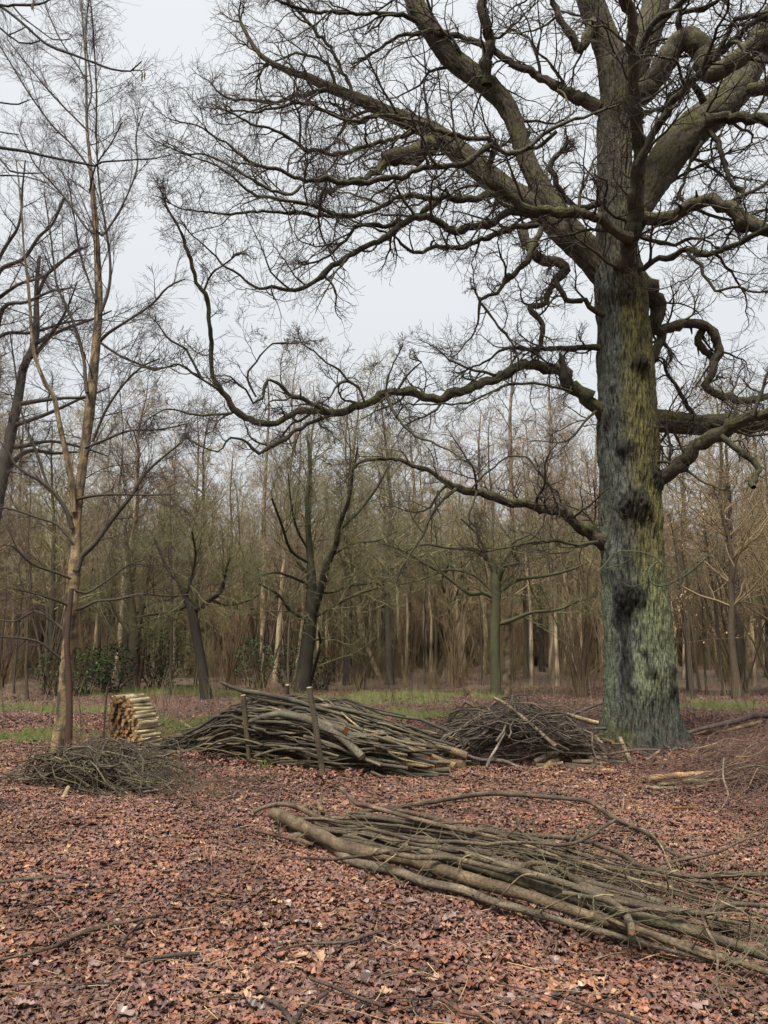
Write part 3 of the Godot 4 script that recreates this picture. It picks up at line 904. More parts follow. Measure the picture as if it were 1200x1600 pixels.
func build_left_birch() -> void:
	var foot := on(95, 1177, 0.0)
	var o := thing("birch_tree", "tall slender golden-barked birch leaning beside the low twig pile", "birch tree", foot)
	var dist := -foot.z
	var pale := Color(0.40, 0.285, 0.145)
	var trunk := traced([92, 1181, 29, 95, 1150, 25, 100, 1110, 23, 107, 1020, 22, 112, 930, 20, 117, 880, 19, 120, 810, 14, 130, 720, 14, 140, 640, 16, 148, 560, 14, 154, 480, 12, 152, 400, 10, 148, 340, 9, 143, 280, 6, 140, 240, 5, 136, 200, 4.5, 134, 100, 3, 128, 20, 2.4, 124, -60, 1.5], dist, dist + 0.3, 0.035)
	var s := Shape.new()
	birch_tube(s, trunk[0], trunk[1], 16, pale * 0.9, 3.0, 1.0)
	part("trunk", s.done(), M.wood, o)
	s = Shape.new()
	var g := traced([106, 1178, 13, 108, 1120, 11, 107, 1060, 9, 106, 1010, 9, 109, 960, 8, 113, 920, 7], dist - 0.18, dist - 0.12, 0.08, 0.01)
	s.tube(g[0], g[1], 7, Color(0.10, 0.05, 0.035), Color(0.08, 0.05, 0.035))
	part("side_stem", s.done(), M.wood, o)
	s = Shape.new()
	var second := traced([116, 800, 9, 113, 760, 9, 106, 722, 8.5, 92, 657, 7.5, 84, 620, 7, 70, 597, 6.5, 55, 558, 6, 50, 520, 5, 46, 470, 4.4, 42, 425, 4, 37, 387, 3, 33, 320, 2.5, 25, 250, 1.5], dist, dist - 0.5, 0.05)
	birch_tube(s, second[0], second[1], 10, pale * 0.85, 9.0, 0.8)
	part("second_stem", s.done(), M.wood, o)
	var st := Style.new()
	st.seg = [8, 6, 3]
	st.kids = [8, 5, 0]
	st.sides = [4, 3, 3]
	st.gnarl = [0.13, 0.16, 0.16]
	st.up = [0.03, -0.02, -0.10]
	st.ang = [0.6, 0.6, 0.6]
	st.ratio = [0.5, 0.5, 0.4]
	st.col = Color(0.045, 0.032, 0.028)
	st.tip = Color(0.07, 0.04, 0.04)
	st.thin = 0.0019
	var lines := [
		[119, 893, 11, 128, 870, 10, 140, 857, 9, 150, 847, 8, 175, 812, 7, 205, 775, 6, 225, 742, 5, 252, 716, 3.5, 285, 690, 2], [113, 826, 8, 100, 792, 7, 75, 762, 6, 55, 747, 5, 25, 725, 4, 10, 700, 3, -20, 670, 2],
		[76, 762, 5, 67, 740, 4, 52, 700, 4, 32, 645, 3, 22, 575, 2.5, 16, 520, 2], [120, 953, 5, 135, 946, 5, 150, 940, 4, 187, 935, 4, 220, 929, 4, 262, 932, 3, 300, 928, 2], [110, 948, 4, 95, 940, 4, 60, 930, 3, 20, 920, 2],
		[156, 533, 6, 170, 520, 5, 200, 502, 4, 237, 475, 3.5, 262, 450, 3, 290, 435, 2], [158, 536, 4, 185, 555, 4, 210, 565, 3.5, 240, 575, 3, 275, 572, 2], [136, 614, 6, 134, 590, 6, 130, 562, 5, 115, 500, 5, 92, 450, 4, 85, 420, 3, 78, 360, 2.4, 70, 300, 1.8],
		[156, 492, 5, 165, 465, 5, 172, 437, 4.5, 170, 400, 4, 164, 350, 3.5, 155, 287, 3, 152, 225, 2.6, 150, 125, 2.4, 142, 12, 2], [150, 470, 4, 140, 440, 3, 128, 400, 3, 118, 350, 2.4, 108, 280, 2],
		[150, 360, 4, 160, 368, 4, 180, 340, 3.5, 195, 315, 3, 208, 285, 3, 215, 255, 2.6, 212, 212, 2.2, 225, 175, 1.8], [141, 265, 4, 132, 250, 3.5, 108, 222, 3, 82, 195, 3, 42, 140, 2.6, 0, 75, 2, -30, 30, 1.5], [138, 205, 3, 120, 185, 3, 75, 142, 2.4, 12, 62, 1.8],
		[135, 128, 2.6, 125, 110, 2.4, 95, 62, 2, 70, 8, 1.6, 60, -30, 1.4], [147, 365, 4, 137, 357, 4, 100, 307, 3, 57, 262, 2.6, 45, 237, 2, 30, 200, 1.6], [140, 300, 3, 150, 260, 2.6, 175, 225, 2.2, 190, 190, 1.8], [137, 170, 3, 142, 140, 2.6, 135, 60, 2, 140, -20, 1.5],
		[145, 690, 4, 165, 640, 4, 195, 600, 3.4, 225, 570, 3, 250, 560, 2], [133, 700, 4, 160, 690, 4, 200, 672, 3.4, 250, 670, 3, 290, 662, 2], [112, 1010, 4, 100, 985, 5, 80, 970, 4, 55, 955, 4, 25, 970, 3, 0, 968, 2], [99, 1040, 6, 96, 1032, 5, 80, 1016, 4, 55, 1003, 4, 25, 998, 3, -5, 995, 2], [115, 920, 5, 135, 925, 4, 170, 905, 3, 205, 880, 3, 232, 888, 2], [120, 780, 5, 145, 775, 4.5, 180, 772, 4, 230, 773, 3, 270, 772, 2],
		[113, 905, 5, 85, 893, 4, 50, 880, 4, 20, 855, 3, 5, 850, 2], [115, 850, 4, 90, 820, 4, 60, 808, 4, 20, 795, 3.4, 0, 792, 2],
	]
	var k := 0
	for l in lines:
		var b := Shape.new()
		var e := dist + rr(-0.9, 0.9)
		g = traced(l, dist, e, 0.09, 0.015)
		b.tube(g[0], g[1], 6, Color(0.062, 0.046, 0.036), Color(0.045, 0.034, 0.03), 0.3)
		var lb := part("branch", b.done(), M.wood, o)
		var tw := Shape.new()
		var p: PackedVector3Array = g[0]
		var w: PackedFloat32Array = g[1]
		for i in range(4, p.size(), 2):
			var tang := (p[i] - p[i - 1]).normalized()
			var d := (tang * 0.9 + rvec() * 0.8 + Vector3(0, 0.15, 0)).normalized()
			grow(tw, p[i], d, rr(0.35, 1.05), clampf(w[i] * 0.5, 0.0028, 0.008), 0, st)
		part("twigs", tw.done(), M.twig, lb, true)
		k += 1
	var crown := Shape.new()
	for tr in [trunk, second]:
		var p: PackedVector3Array = tr[0]
		var w: PackedFloat32Array = tr[1]
		for i in range(p.size() / 4, p.size(), 9 if tr == trunk else 7):
			var up := float(i) / p.size()
			var d := Vector3(rr(-1, 1), rr(0.1, 0.9), rr(-1, 1)).normalized()
			grow(crown, p[i], d, rr(0.6, 1.5) * (1.0 if up < 0.7 else 1.0), clampf(w[i] * 0.4, 0.003, 0.01), 0, st)
	part("crown", crown.done(), M.twig, o, true)


# ------------------------------------------------------------------ a tree whose trunk and limbs are traced, with a procedural crown of twigs
func traced_tree(called: String, label: String, category: String, foot: Vector3, limbs: Array, col: Color, moss: float, mossy: Color, st: Style, gap: float, long: float, spread: float, group := "") -> Node3D:
	var o := thing(called, label, category, foot, group, "")
	var d0 := -foot.z
	var crown := Shape.new()
	for i in limbs.size():
		var l: Array = limbs[i]
		var g := traced(l, d0, d0 + (0.0 if i == 0 else rr(-spread, spread)), 0.15, 0.0 if i == 0 else 0.02)
		var p: PackedVector3Array = g[0]
		var w: PackedFloat32Array = g[1]
		if i == 0:
			p[0].y = minf(p[0].y, -0.05)
		var b := Shape.new()
		if i == 0 and w[0] > 0.07:
			bark_tube(b, p, w, 18, 0.01, 16.0, func(q, d, k): return [col.lerp(mossy, clampf(noise.get_noise_3dv(q * 1.5) + 0.25, 0, 1) * moss).lerp(Color(0.02, 0.018, 0.015), smoothstep(-0.1, -0.7, k) * 0.6), 0.0])
		else:
			b.tube(p, w, 7, col, col * 0.8, moss, mossy)
		part("trunk" if i == 0 else "branch", b.done(), M.wood, o)
		var run := 0.0
		var next := gap
		for k in range(1, p.size()):
			run += p[k].distance_to(p[k - 1])
			if run < next or (i == 0 and float(k) / p.size() < 0.45):
				continue
			next = run + gap * rr(0.5, 1.4)
			var tang := (p[k] - p[k - 1]).normalized()
			var d := (tang * rr(0.3, 1.0) + rvec() * 0.9 + Vector3(0, 0.2, 0)).normalized()
			grow(crown, p[k], d, long * rr(0.5, 1.4), clampf(w[k] * 0.5, 0.005, 0.02), 0, st)
	part("crown", crown.done(), M.twig, o, true)
	return o


func build_left_tree() -> void:
	var st := Style.new()
	st.seg = [9, 6, 4]
	st.kids = [8, 6, 0]
	st.gnarl = [0.18, 0.24, 0.25]
	st.up = [0.02, 0.03, 0.05]
	st.ratio = [0.5, 0.45, 0.4]
	st.col = Color(0.035, 0.03, 0.027)
	st.thin = 0.003
	traced_tree("leaning_tree", "dark grey tree leaning in from the edge behind the golden birch", "tree", on(-45, 1098, 0.0), [
		[-45, 1098, 36, -38, 1000, 30, -20, 860, 25, 0, 752, 21, 15, 687, 16, 27, 630, 14, 37, 575, 12, 54, 537, 10, 57, 500, 9, 57, 450, 6, 62, 400, 4],
		[27, 632, 8, 60, 626, 7, 100, 622, 5, 135, 620, 4, 170, 605, 2], [22, 665, 8, 75, 647, 6, 125, 625, 4, 150, 612, 2], [55, 537, 7, 100, 515, 5, 147, 497, 4, 175, 485, 2], [36, 580, 10, 45, 560, 9, 62, 545, 7, 90, 510, 5, 105, 480, 3, 120, 440, 2],
		[0, 745, 9, 40, 707, 7, 85, 708, 5, 120, 705, 3], [10, 700, 8, 40, 695, 7, 80, 690, 5, 130, 700, 4, 170, 712, 2], [-10, 800, 9, -40, 700, 8, -60, 600, 7, -50, 500, 6, -40, 420, 4], [56, 470, 6, 75, 430, 5, 110, 400, 4, 140, 385, 2],
		[-30, 640, 12, -10, 540, 9, 5, 480, 7, 40, 472, 5, 80, 455, 4, 115, 450, 2], [-40, 560, 10, -10, 470, 8, 0, 424, 7, 37, 405, 6, 60, 370, 5, 82, 350, 4, 100, 310, 3], [-45, 600, 9, 0, 527, 6, 50, 520, 5, 100, 505, 4, 140, 500, 2], [-40, 500, 8, 0, 400, 6, 30, 350, 4, 35, 290, 3, 40, 250, 2], [-20, 480, 7, 25, 445, 5, 70, 430, 4, 120, 390, 3, 135, 390, 2]],
		Color(0.075, 0.07, 0.055), 0.4, Color(0.09, 0.09, 0.03), st, 0.5, 1.2, 2.2)


func build_hazel_overhead() -> void:
	var root := Vector3(-3.1, 0, -3.6)
	var o := thing("hazel_tree", "dark hazel boughs with hanging catkins reaching in overhead from the edge", "hazel tree", root)
	var stem := smooth(PackedVector3Array([root, root + Vector3(0.1, 1.5, 0.05), root + Vector3(0.3, 3.0, 0.1), at(-60, 300, 3.6), at(-70, 40, 3.5), at(-60, -120, 3.4)]), PackedFloat32Array([0.05, 0.045, 0.04, 0.03, 0.022, 0.01]), 0.15)
	var s := Shape.new()
	s.tube(stem[0], stem[1], 8, Color(0.06, 0.05, 0.04), Color(0.05, 0.04, 0.034))
	part("stem", s.done(), M.wood, o)
	var st := Style.new()
	st.seg = [5, 4]
	st.sides = [3, 3]
	st.kids = [3, 0]
	st.gnarl = [0.15, 0.2]
	st.col = Color(0.03, 0.025, 0.022)
	st.thin = 0.0012
	var catkin := Shape.new()
	for l in [[[-62, 20, 5, -20, 0, 4.5, 0, 10, 4.5, 32, 35, 4, 75, 70, 4, 112, 85, 3.6, 150, 100, 3.4, 175, 109, 3, 205, 110, 2.6, 214, 104, 2.4, 221, 96, 2], 3.5], [[205, 110, 2.2, 218, 110, 2, 222, 112, 1.8], 3.3], [[-60, -30, 4, 0, 8, 4, 20, 9, 4, 50, 6, 4, 70, 5, 3, 85, -5, 3], 3.4], [[20, 9, 3, 35, 25, 2.6, 60, 45, 2.4, 85, 62, 2, 110, 62, 1.6], 3.4], [[-64, 120, 4, -20, 40, 3, 12, 55, 3, 30, 66, 2.6, 50, 69, 2.6, 62, 64, 2], 3.6], [[12, 55, 2.4, 25, 50, 2, 42, 42, 1.8], 3.6],
			[[-62, 200, 6, -30, 222, 5, 0, 230, 5, 40, 238, 4.6, 75, 244, 4, 132, 256, 3.8, 146, 260, 3.4, 160, 254, 3, 185, 250, 2.6, 215, 250, 2.4, 240, 248, 2, 268, 242, 1.6], 3.6], [[-40, 230, 3, 0, 248, 3, 15, 266, 3, 40, 270, 2.4, 60, 270, 2], 3.6], [[-62, 150, 3, 0, 159, 2.6, 28, 163, 2.4, 45, 156, 1.8], 3.6], [[-60, 190, 3, 0, 207, 2.2, 30, 210, 1.8], 3.5], [[-62, 280, 4, 0, 274, 2.6, 45, 277, 2, 70, 285, 1.8], 3.6]]:
		var g := traced(l[0], 3.6, l[1], 0.04, 0.004)
		var b := Shape.new()
		b.tube(g[0], g[1], 6, Color(0.035, 0.03, 0.026), Color(0.03, 0.025, 0.022))
		var lb := part("branch", b.done(), M.wood, o)
		var tw := Shape.new()
		var p: PackedVector3Array = g[0]
		for i in range(3, p.size(), 5):
			grow(tw, p[i], ((p[i] - p[i - 1]).normalized() + rvec() * 0.7).normalized(), rr(0.05, 0.16), 0.002, 0, st)
		if tw.v.size():
			part("twigs", tw.done(), M.twig, lb, true)
	for c in [[222, 112, 128], [226, 112, 124], [52, -6, 18], [50, 4, 16]]:
		var c0: float = c[0]
		var p := PackedVector3Array()
		var r := PackedFloat32Array()
		for i in 6:
			p.append(at(c0 + sin(i * 1.3) * 0.5, lerpf(c[1], c[2], i / 5.0), 3.3 if c0 > 100 else 3.4))
			r.append([0.001, 0.0035, 0.0042, 0.004, 0.0035, 0.0015][i])
		var cs := Shape.new()
		cs.tube(p, r, 6, Color(0.09, 0.075, 0.03), Color(0.07, 0.055, 0.03))
		part("catkin", cs.done(), M.twig, o)


func build_middle_trees() -> void:
	var st := Style.new()
	st.seg = [8, 6, 4]
	st.kids = [8, 6, 0]
	st.gnarl = [0.2, 0.26, 0.26]
	st.up = [0.10, 0.08, 0.08]
	st.ratio = [0.5, 0.45, 0.4]
	st.col = Color(0.10, 0.098, 0.05)
	st.tip = Color(0.135, 0.13, 0.065)
	st.thin = 0.0042
	var green := Color(0.095, 0.11, 0.03)
	var dark := Color(0.036, 0.029, 0.022)
	traced_tree("dark_tree", "dark forked tree standing just behind the right stake of the pile", "tree", on(472, 1082, 0.0), [
		[472, 1084, 30, 478, 1030, 22, 483, 985, 20, 487, 950, 18, 487, 900, 13, 483, 850, 10, 480, 790, 7, 484, 730, 5, 480, 680, 3], [486, 972, 14, 500, 920, 13, 512, 880, 12, 525, 850, 10, 530, 820, 8, 545, 780, 6, 552, 740, 4, 560, 700, 3],
		[488, 965, 6, 510, 955, 5, 530, 942, 5, 560, 928, 4, 590, 918, 2], [489, 925, 6, 520, 925, 5, 545, 917, 4, 580, 912, 3], [482, 970, 5, 455, 955, 5, 435, 930, 4, 405, 912, 3], [485, 915, 5, 455, 900, 5, 430, 895, 4, 400, 900, 3, 380, 890, 2], [484, 1000, 5, 505, 998, 4, 530, 996, 2], [483, 860, 5, 465, 830, 4, 455, 790, 3, 450, 740, 2], [484, 880, 5, 455, 860, 5, 440, 820, 4, 425, 780, 3], [515, 870, 5, 550, 850, 4, 590, 845, 3, 620, 830, 2], [528, 830, 6, 560, 800, 5, 590, 760, 4, 610, 720, 2], [486, 1062, 6, 495, 1030, 6, 500, 1010, 5, 498, 985, 3]],
		dark, 0.5, green, st, 0.32, 1.75, 1.8)
	traced_tree("small_dark_tree", "small crooked dark tree with a coppice stool at its foot behind the left stake", "tree", on(322, 1093, 0.0), [
		[323, 1095, 20, 318, 1060, 16, 310, 1010, 14, 302, 965, 15, 298, 948, 14, 290, 935, 10, 282, 912, 8, 276, 905, 6, 262, 890, 5, 250, 862, 4, 240, 840, 3], [301, 955, 9, 318, 945, 9, 332, 932, 8, 345, 925, 7, 350, 905, 6, 352, 893, 4, 360, 870, 3], [296, 945, 6, 270, 955, 5, 245, 958, 4, 215, 965, 3], [290, 935, 6, 298, 905, 5, 305, 870, 4, 300, 830, 3], [330, 934, 5, 350, 945, 4, 385, 940, 3, 405, 930, 2]],
		dark, 0.35, green, st, 0.14, 1.5, 1.2)
	traced_tree("pollard_tree", "green mossy pollard with arching branches behind the brushwood heap", "tree", on(775, 1088, 0.0), [
		[775, 1092, 18, 774, 1040, 16, 773, 1000, 15, 775, 940, 15, 774, 910, 16, 772, 890, 8, 768, 870, 4], [774, 935, 9, 755, 925, 7, 735, 930, 6, 715, 915, 6, 690, 895, 5, 660, 880, 5, 630, 860, 4, 600, 850, 2], [776, 905, 9, 765, 880, 7, 740, 860, 6, 700, 855, 5, 660, 850, 4, 620, 870, 2], [778, 910, 9, 790, 885, 7, 812, 880, 7, 806, 870, 7, 800, 850, 4, 830, 835, 2], [780, 975, 7, 800, 968, 7, 830, 958, 5, 870, 952, 5, 905, 938, 3, 930, 930, 2], [780, 925, 7, 810, 905, 6, 850, 900, 5, 890, 890, 4, 920, 880, 2], [773, 900, 6, 760, 870, 5, 745, 835, 4, 720, 810, 3], [777, 900, 6, 800, 860, 4, 840, 850, 4, 900, 845, 3, 935, 850, 2], [770, 925, 5, 740, 900, 4, 700, 890, 4, 660, 905, 3, 620, 915, 2]],
		Color(0.075, 0.07, 0.04), 0.6, green, st, 0.26, 1.35, 1.2)
	traced_tree("twisted_tree", "thin black twisted tree curving up behind the gap between the piles", "tree", on(681, 1066, 0.0), [
		[680, 1068, 12, 690, 1040, 9, 699, 1015, 9, 704, 990, 9, 705, 965, 8, 703, 940, 7, 710, 905, 5, 704, 870, 4, 708, 820, 2], [705, 985, 6, 718, 965, 5, 730, 930, 4, 735, 890, 3], [703, 940, 5, 690, 910, 4, 700, 880, 3, 690, 850, 2], [704, 960, 4, 712, 935, 4, 722, 900, 3, 720, 870, 2]],
		dark, 0.3, green, st, 0.5, 1.2, 1.2)
	traced_tree("shrubby_tree", "brown shrubby tree with a peeling trunk behind the cut log stack", "tree", on(208, 1080, 0.0), [
		[206, 1082, 26, 208, 1040, 20, 210, 1000, 16, 207, 960, 12, 203, 920, 9, 200, 870, 6, 195, 820, 4], [208, 1020, 9, 216, 985, 8, 222, 950, 7, 232, 900, 5, 240, 850, 3], [210, 1078, 9, 195, 1040, 5, 180, 1000, 5, 165, 975, 4, 150, 950, 3], [214, 1080, 7, 222, 1045, 5, 226, 1000, 4, 235, 960, 3], [210, 1000, 6, 185, 965, 5, 170, 930, 4, 160, 890, 2], [208, 960, 6, 240, 940, 5, 270, 935, 4, 290, 915, 2]],
		Color(0.10, 0.068, 0.045), 0.4, green, st, 0.2, 1.5, 1.4)
	# birches one can pick out at the wood's edge
	var bst := Style.new()
	bst.seg = [7, 5, 3]
	bst.kids = [7, 5, 0]
	bst.sides = [4, 3, 3]
	bst.gnarl = [0.14, 0.18, 0.18]
	bst.up = [0.12, 0.02, -0.06]
	bst.ratio = [0.45, 0.45, 0.4]
	bst.col = Color(0.12, 0.088, 0.07)
	bst.tip = Color(0.16, 0.118, 0.095)
	bst.thin = 0.0045
	for b in [
		["pale birch with dark rings near its foot behind the left end of the pile", [412, 1062, 11, 411, 1000, 9.5, 411, 940, 9, 413, 880, 8, 412, 800, 7, 416, 720, 5, 420, 640, 3.5, 418, 590, 1.5], 0.36],
		["golden birch leaning behind the middle of the staked pile", [596, 1064, 9, 580, 1030, 9, 566, 990, 9, 560, 950, 9, 556, 910, 9, 551, 850, 8, 547, 780, 7, 552, 700, 5, 560, 640, 3, 556, 600, 1.5], 0.33],
		["thin birch with an orange trunk behind the staked pile's cut ends", [637, 1062, 7, 638, 1000, 7, 640, 920, 7, 645, 860, 6, 648, 780, 5, 642, 700, 3, 640, 640, 1.5], 0.28],
		["pale birch curving leftward close behind the oak's lower limb", [915, 1076, 9, 902, 1045, 10, 893, 1000, 9.5, 888, 940, 9, 880, 890, 8, 872, 850, 8, 863, 800, 7, 852, 740, 5, 862, 680, 4, 858, 620, 3, 860, 570, 1.5], 0.40],
		["stout broken-barked birch behind the brushwood heap", [792, 1084, 15, 793, 1030, 13, 793, 985, 12, 797, 930, 10, 800, 870, 8, 800, 800, 7, 798, 720, 6, 797, 650, 5, 800, 600, 4, 798, 540, 2], 0.34],
		["white-barked birch half hidden by the oak's left edge", [941, 1062, 8, 941, 1020, 8, 940, 970, 7.5, 937, 900, 7, 934, 820, 5, 930, 740, 4, 934, 660, 2], 0.52],
		["thin leaning birch in a row right of the oak, nearest its trunk", [1074, 1062, 8, 1073, 1000, 7, 1071, 940, 7, 1068, 880, 6, 1070, 800, 5, 1066, 720, 3, 1068, 660, 1.5], 0.38],
		["pale birch leaning left, in the middle of the row right of the oak", [1152, 1066, 10, 1143, 1010, 9, 1134, 960, 8.5, 1126, 900, 8, 1118, 850, 7, 1112, 790, 6, 1108, 720, 4, 1112, 660, 2], 0.36],
		["outermost tall birch leaning left in the row right of the oak", [1178, 1064, 12, 1168, 1010, 11, 1157, 950, 10, 1148, 890, 9, 1140, 820, 8, 1130, 740, 6, 1124, 680, 4, 1120, 640, 2], 0.36],
		["pale birch behind the leaning golden birch's foot", [36, 1052, 10, 38, 1000, 9, 40, 940, 8, 36, 870, 7, 30, 800, 5, 34, 720, 3, 36, 660, 2], 0.26],
		["thin birch behind the small dark tree", [290, 1058, 8, 294, 1000, 7, 299, 950, 6, 300, 880, 5, 306, 800, 4, 310, 700, 2.5, 308, 650, 1.5], 0.26],
		["thin bent birch between the dark forked tree and the left stake", [462, 1060, 7, 468, 1010, 6, 474, 960, 6, 470, 900, 5, 462, 830, 4, 468, 740, 3, 470, 660, 1.5], 0.34],
		["thin straight birch behind the right half of the staked pile", [524, 1060, 6, 528, 1000, 6, 533, 930, 5.5, 540, 870, 5, 545, 800, 4, 540, 700, 3, 544, 640, 1.5], 0.30],
		["slim white birch behind the pollard's left arm", [754, 1056, 6, 760, 1000, 6, 753, 930, 6, 745, 870, 5, 752, 790, 4, 748, 700, 3, 752, 640, 1.5], 0.42]]:
		var l: Array = b[1]
		var foot := on(l[0], l[1], 0.0)
		var o := thing("birch_tree", b[0], "birch tree", foot, "birches along the edge of the wood")
		var g := traced(l, -foot.z, -foot.z + rr(-0.6, 0.6), 0.07)
		var p: PackedVector3Array = g[0]
		var w: PackedFloat32Array = g[1]
		p[0].y = -0.05
		var s := Shape.new()
		var lum: float = b[2]
		lum *= 1.35
		birch_tube(s, p, w, 9, Color(lum, lum * 0.76, lum * 0.46), l[0], 0.8)
		part("trunk", s.done(), M.wood, o)
		var crown := Shape.new()
		for i in range(p.size() / 3, p.size(), 7):
			var up := float(i) / p.size()
			grow(crown, p[i], Vector3(rr(-1, 1), rr(0.4, 1.3), rr(-1, 1)).normalized(), rr(0.8, 2.1) * (1.15 - 0.5 * up), clampf(w[i] * 0.4, 0.006, 0.03), 0, bst)
		part("crown", crown.done(), M.twig, o, true)


# ------------------------------------------------------------------ the wood behind
var kinds := []


func prototype(called: String, h: float, r: float, col: Color, st: Style, nb: int, from: float, long: float, steep: float, birch := 0.0, forks := 1) -> void:
	var o := Node3D.new()
	o.name = called
	var wood := Shape.new()
	var crown := Shape.new()
	for f in forks:
		var lean := Vector3(rr(-0.06, 0.06), 0, rr(-0.06, 0.06)) if forks == 1 else Vector3(rr(-0.28, 0.28), 0, rr(-0.28, 0.28))
		var p := PackedVector3Array()
		var w := PackedFloat32Array()
		var hh := h * (1.0 if f == 0 else rr(0.65, 1.0))
		var rf := r * (1.0 if forks == 1 else rr(0.45, 1.0))
		var n := 26 if birch > 0.0 else 14
		var q := Vector3(rr(-0.15, 0.15), -0.1, rr(-0.15, 0.15)) if forks > 1 else Vector3(0, -0.1, 0)
		for i in n + 1:
			var t := float(i) / n
			p.append(q + lean * hh * t + Vector3(noise.get_noise_2d(t * 2.2 + f * 9.0, r * 90.0 + h), 0, noise.get_noise_2d(t * 2.2 + f * 9.0, 40.0 + h)) * (0.35 * t + 0.05) + Vector3(0, hh * t, 0))
			w.append(maxf(rf * (1.0 - 0.93 * t) * (1.0 + 0.4 * exp(-t * 30.0)), 0.006))
		if birch > 0.0:
			birch_tube(wood, p, w, 8, Color(birch, birch * 0.8, birch * 0.54), h * 3.0, 0.6)
		else:
			wood.tube(p, w, 7, col, col * 0.8)
		var m := int(float(nb) / forks)
		for b in m:
			var t := from + (1.0 - from) * (b + rng.randf()) / m
			var j := mini(int(t * n), n - 1)
			var a := rng.randf() * TAU
			var d := Vector3(cos(a), steep * rr(0.6, 1.5), sin(a)).normalized()
			grow(crown, p[j], d, long * rr(0.55, 1.25) * (1.2 - 0.75 * t), maxf(w[j] * 0.45, 0.008), 0, st)
	var a := MeshInstance3D.new()
	a.name = "trunk"
	a.mesh = wood.done()
	a.mesh.surface_set_material(0, M.wood)
	o.add_child(a)
	var c := MeshInstance3D.new()
	c.name = "crown"
	c.mesh = crown.done()
	c.mesh.surface_set_material(0, M.twig)
	c.set_meta("kind", "stuff")
	o.add_child(c)
	kinds.append(o)


func region(px: float) -> String:
	for e in [[85, "left of the golden birch"], [260, "behind the cut log stack"], [395, "behind the left stake"], [555, "behind the right stake"], [700, "behind the piles' gap"], [935, "behind the brushwood heap"], [1065, "behind the oak trunk"]]:
		if px < e[0]:
			return e[1]
	return "right of the oak"


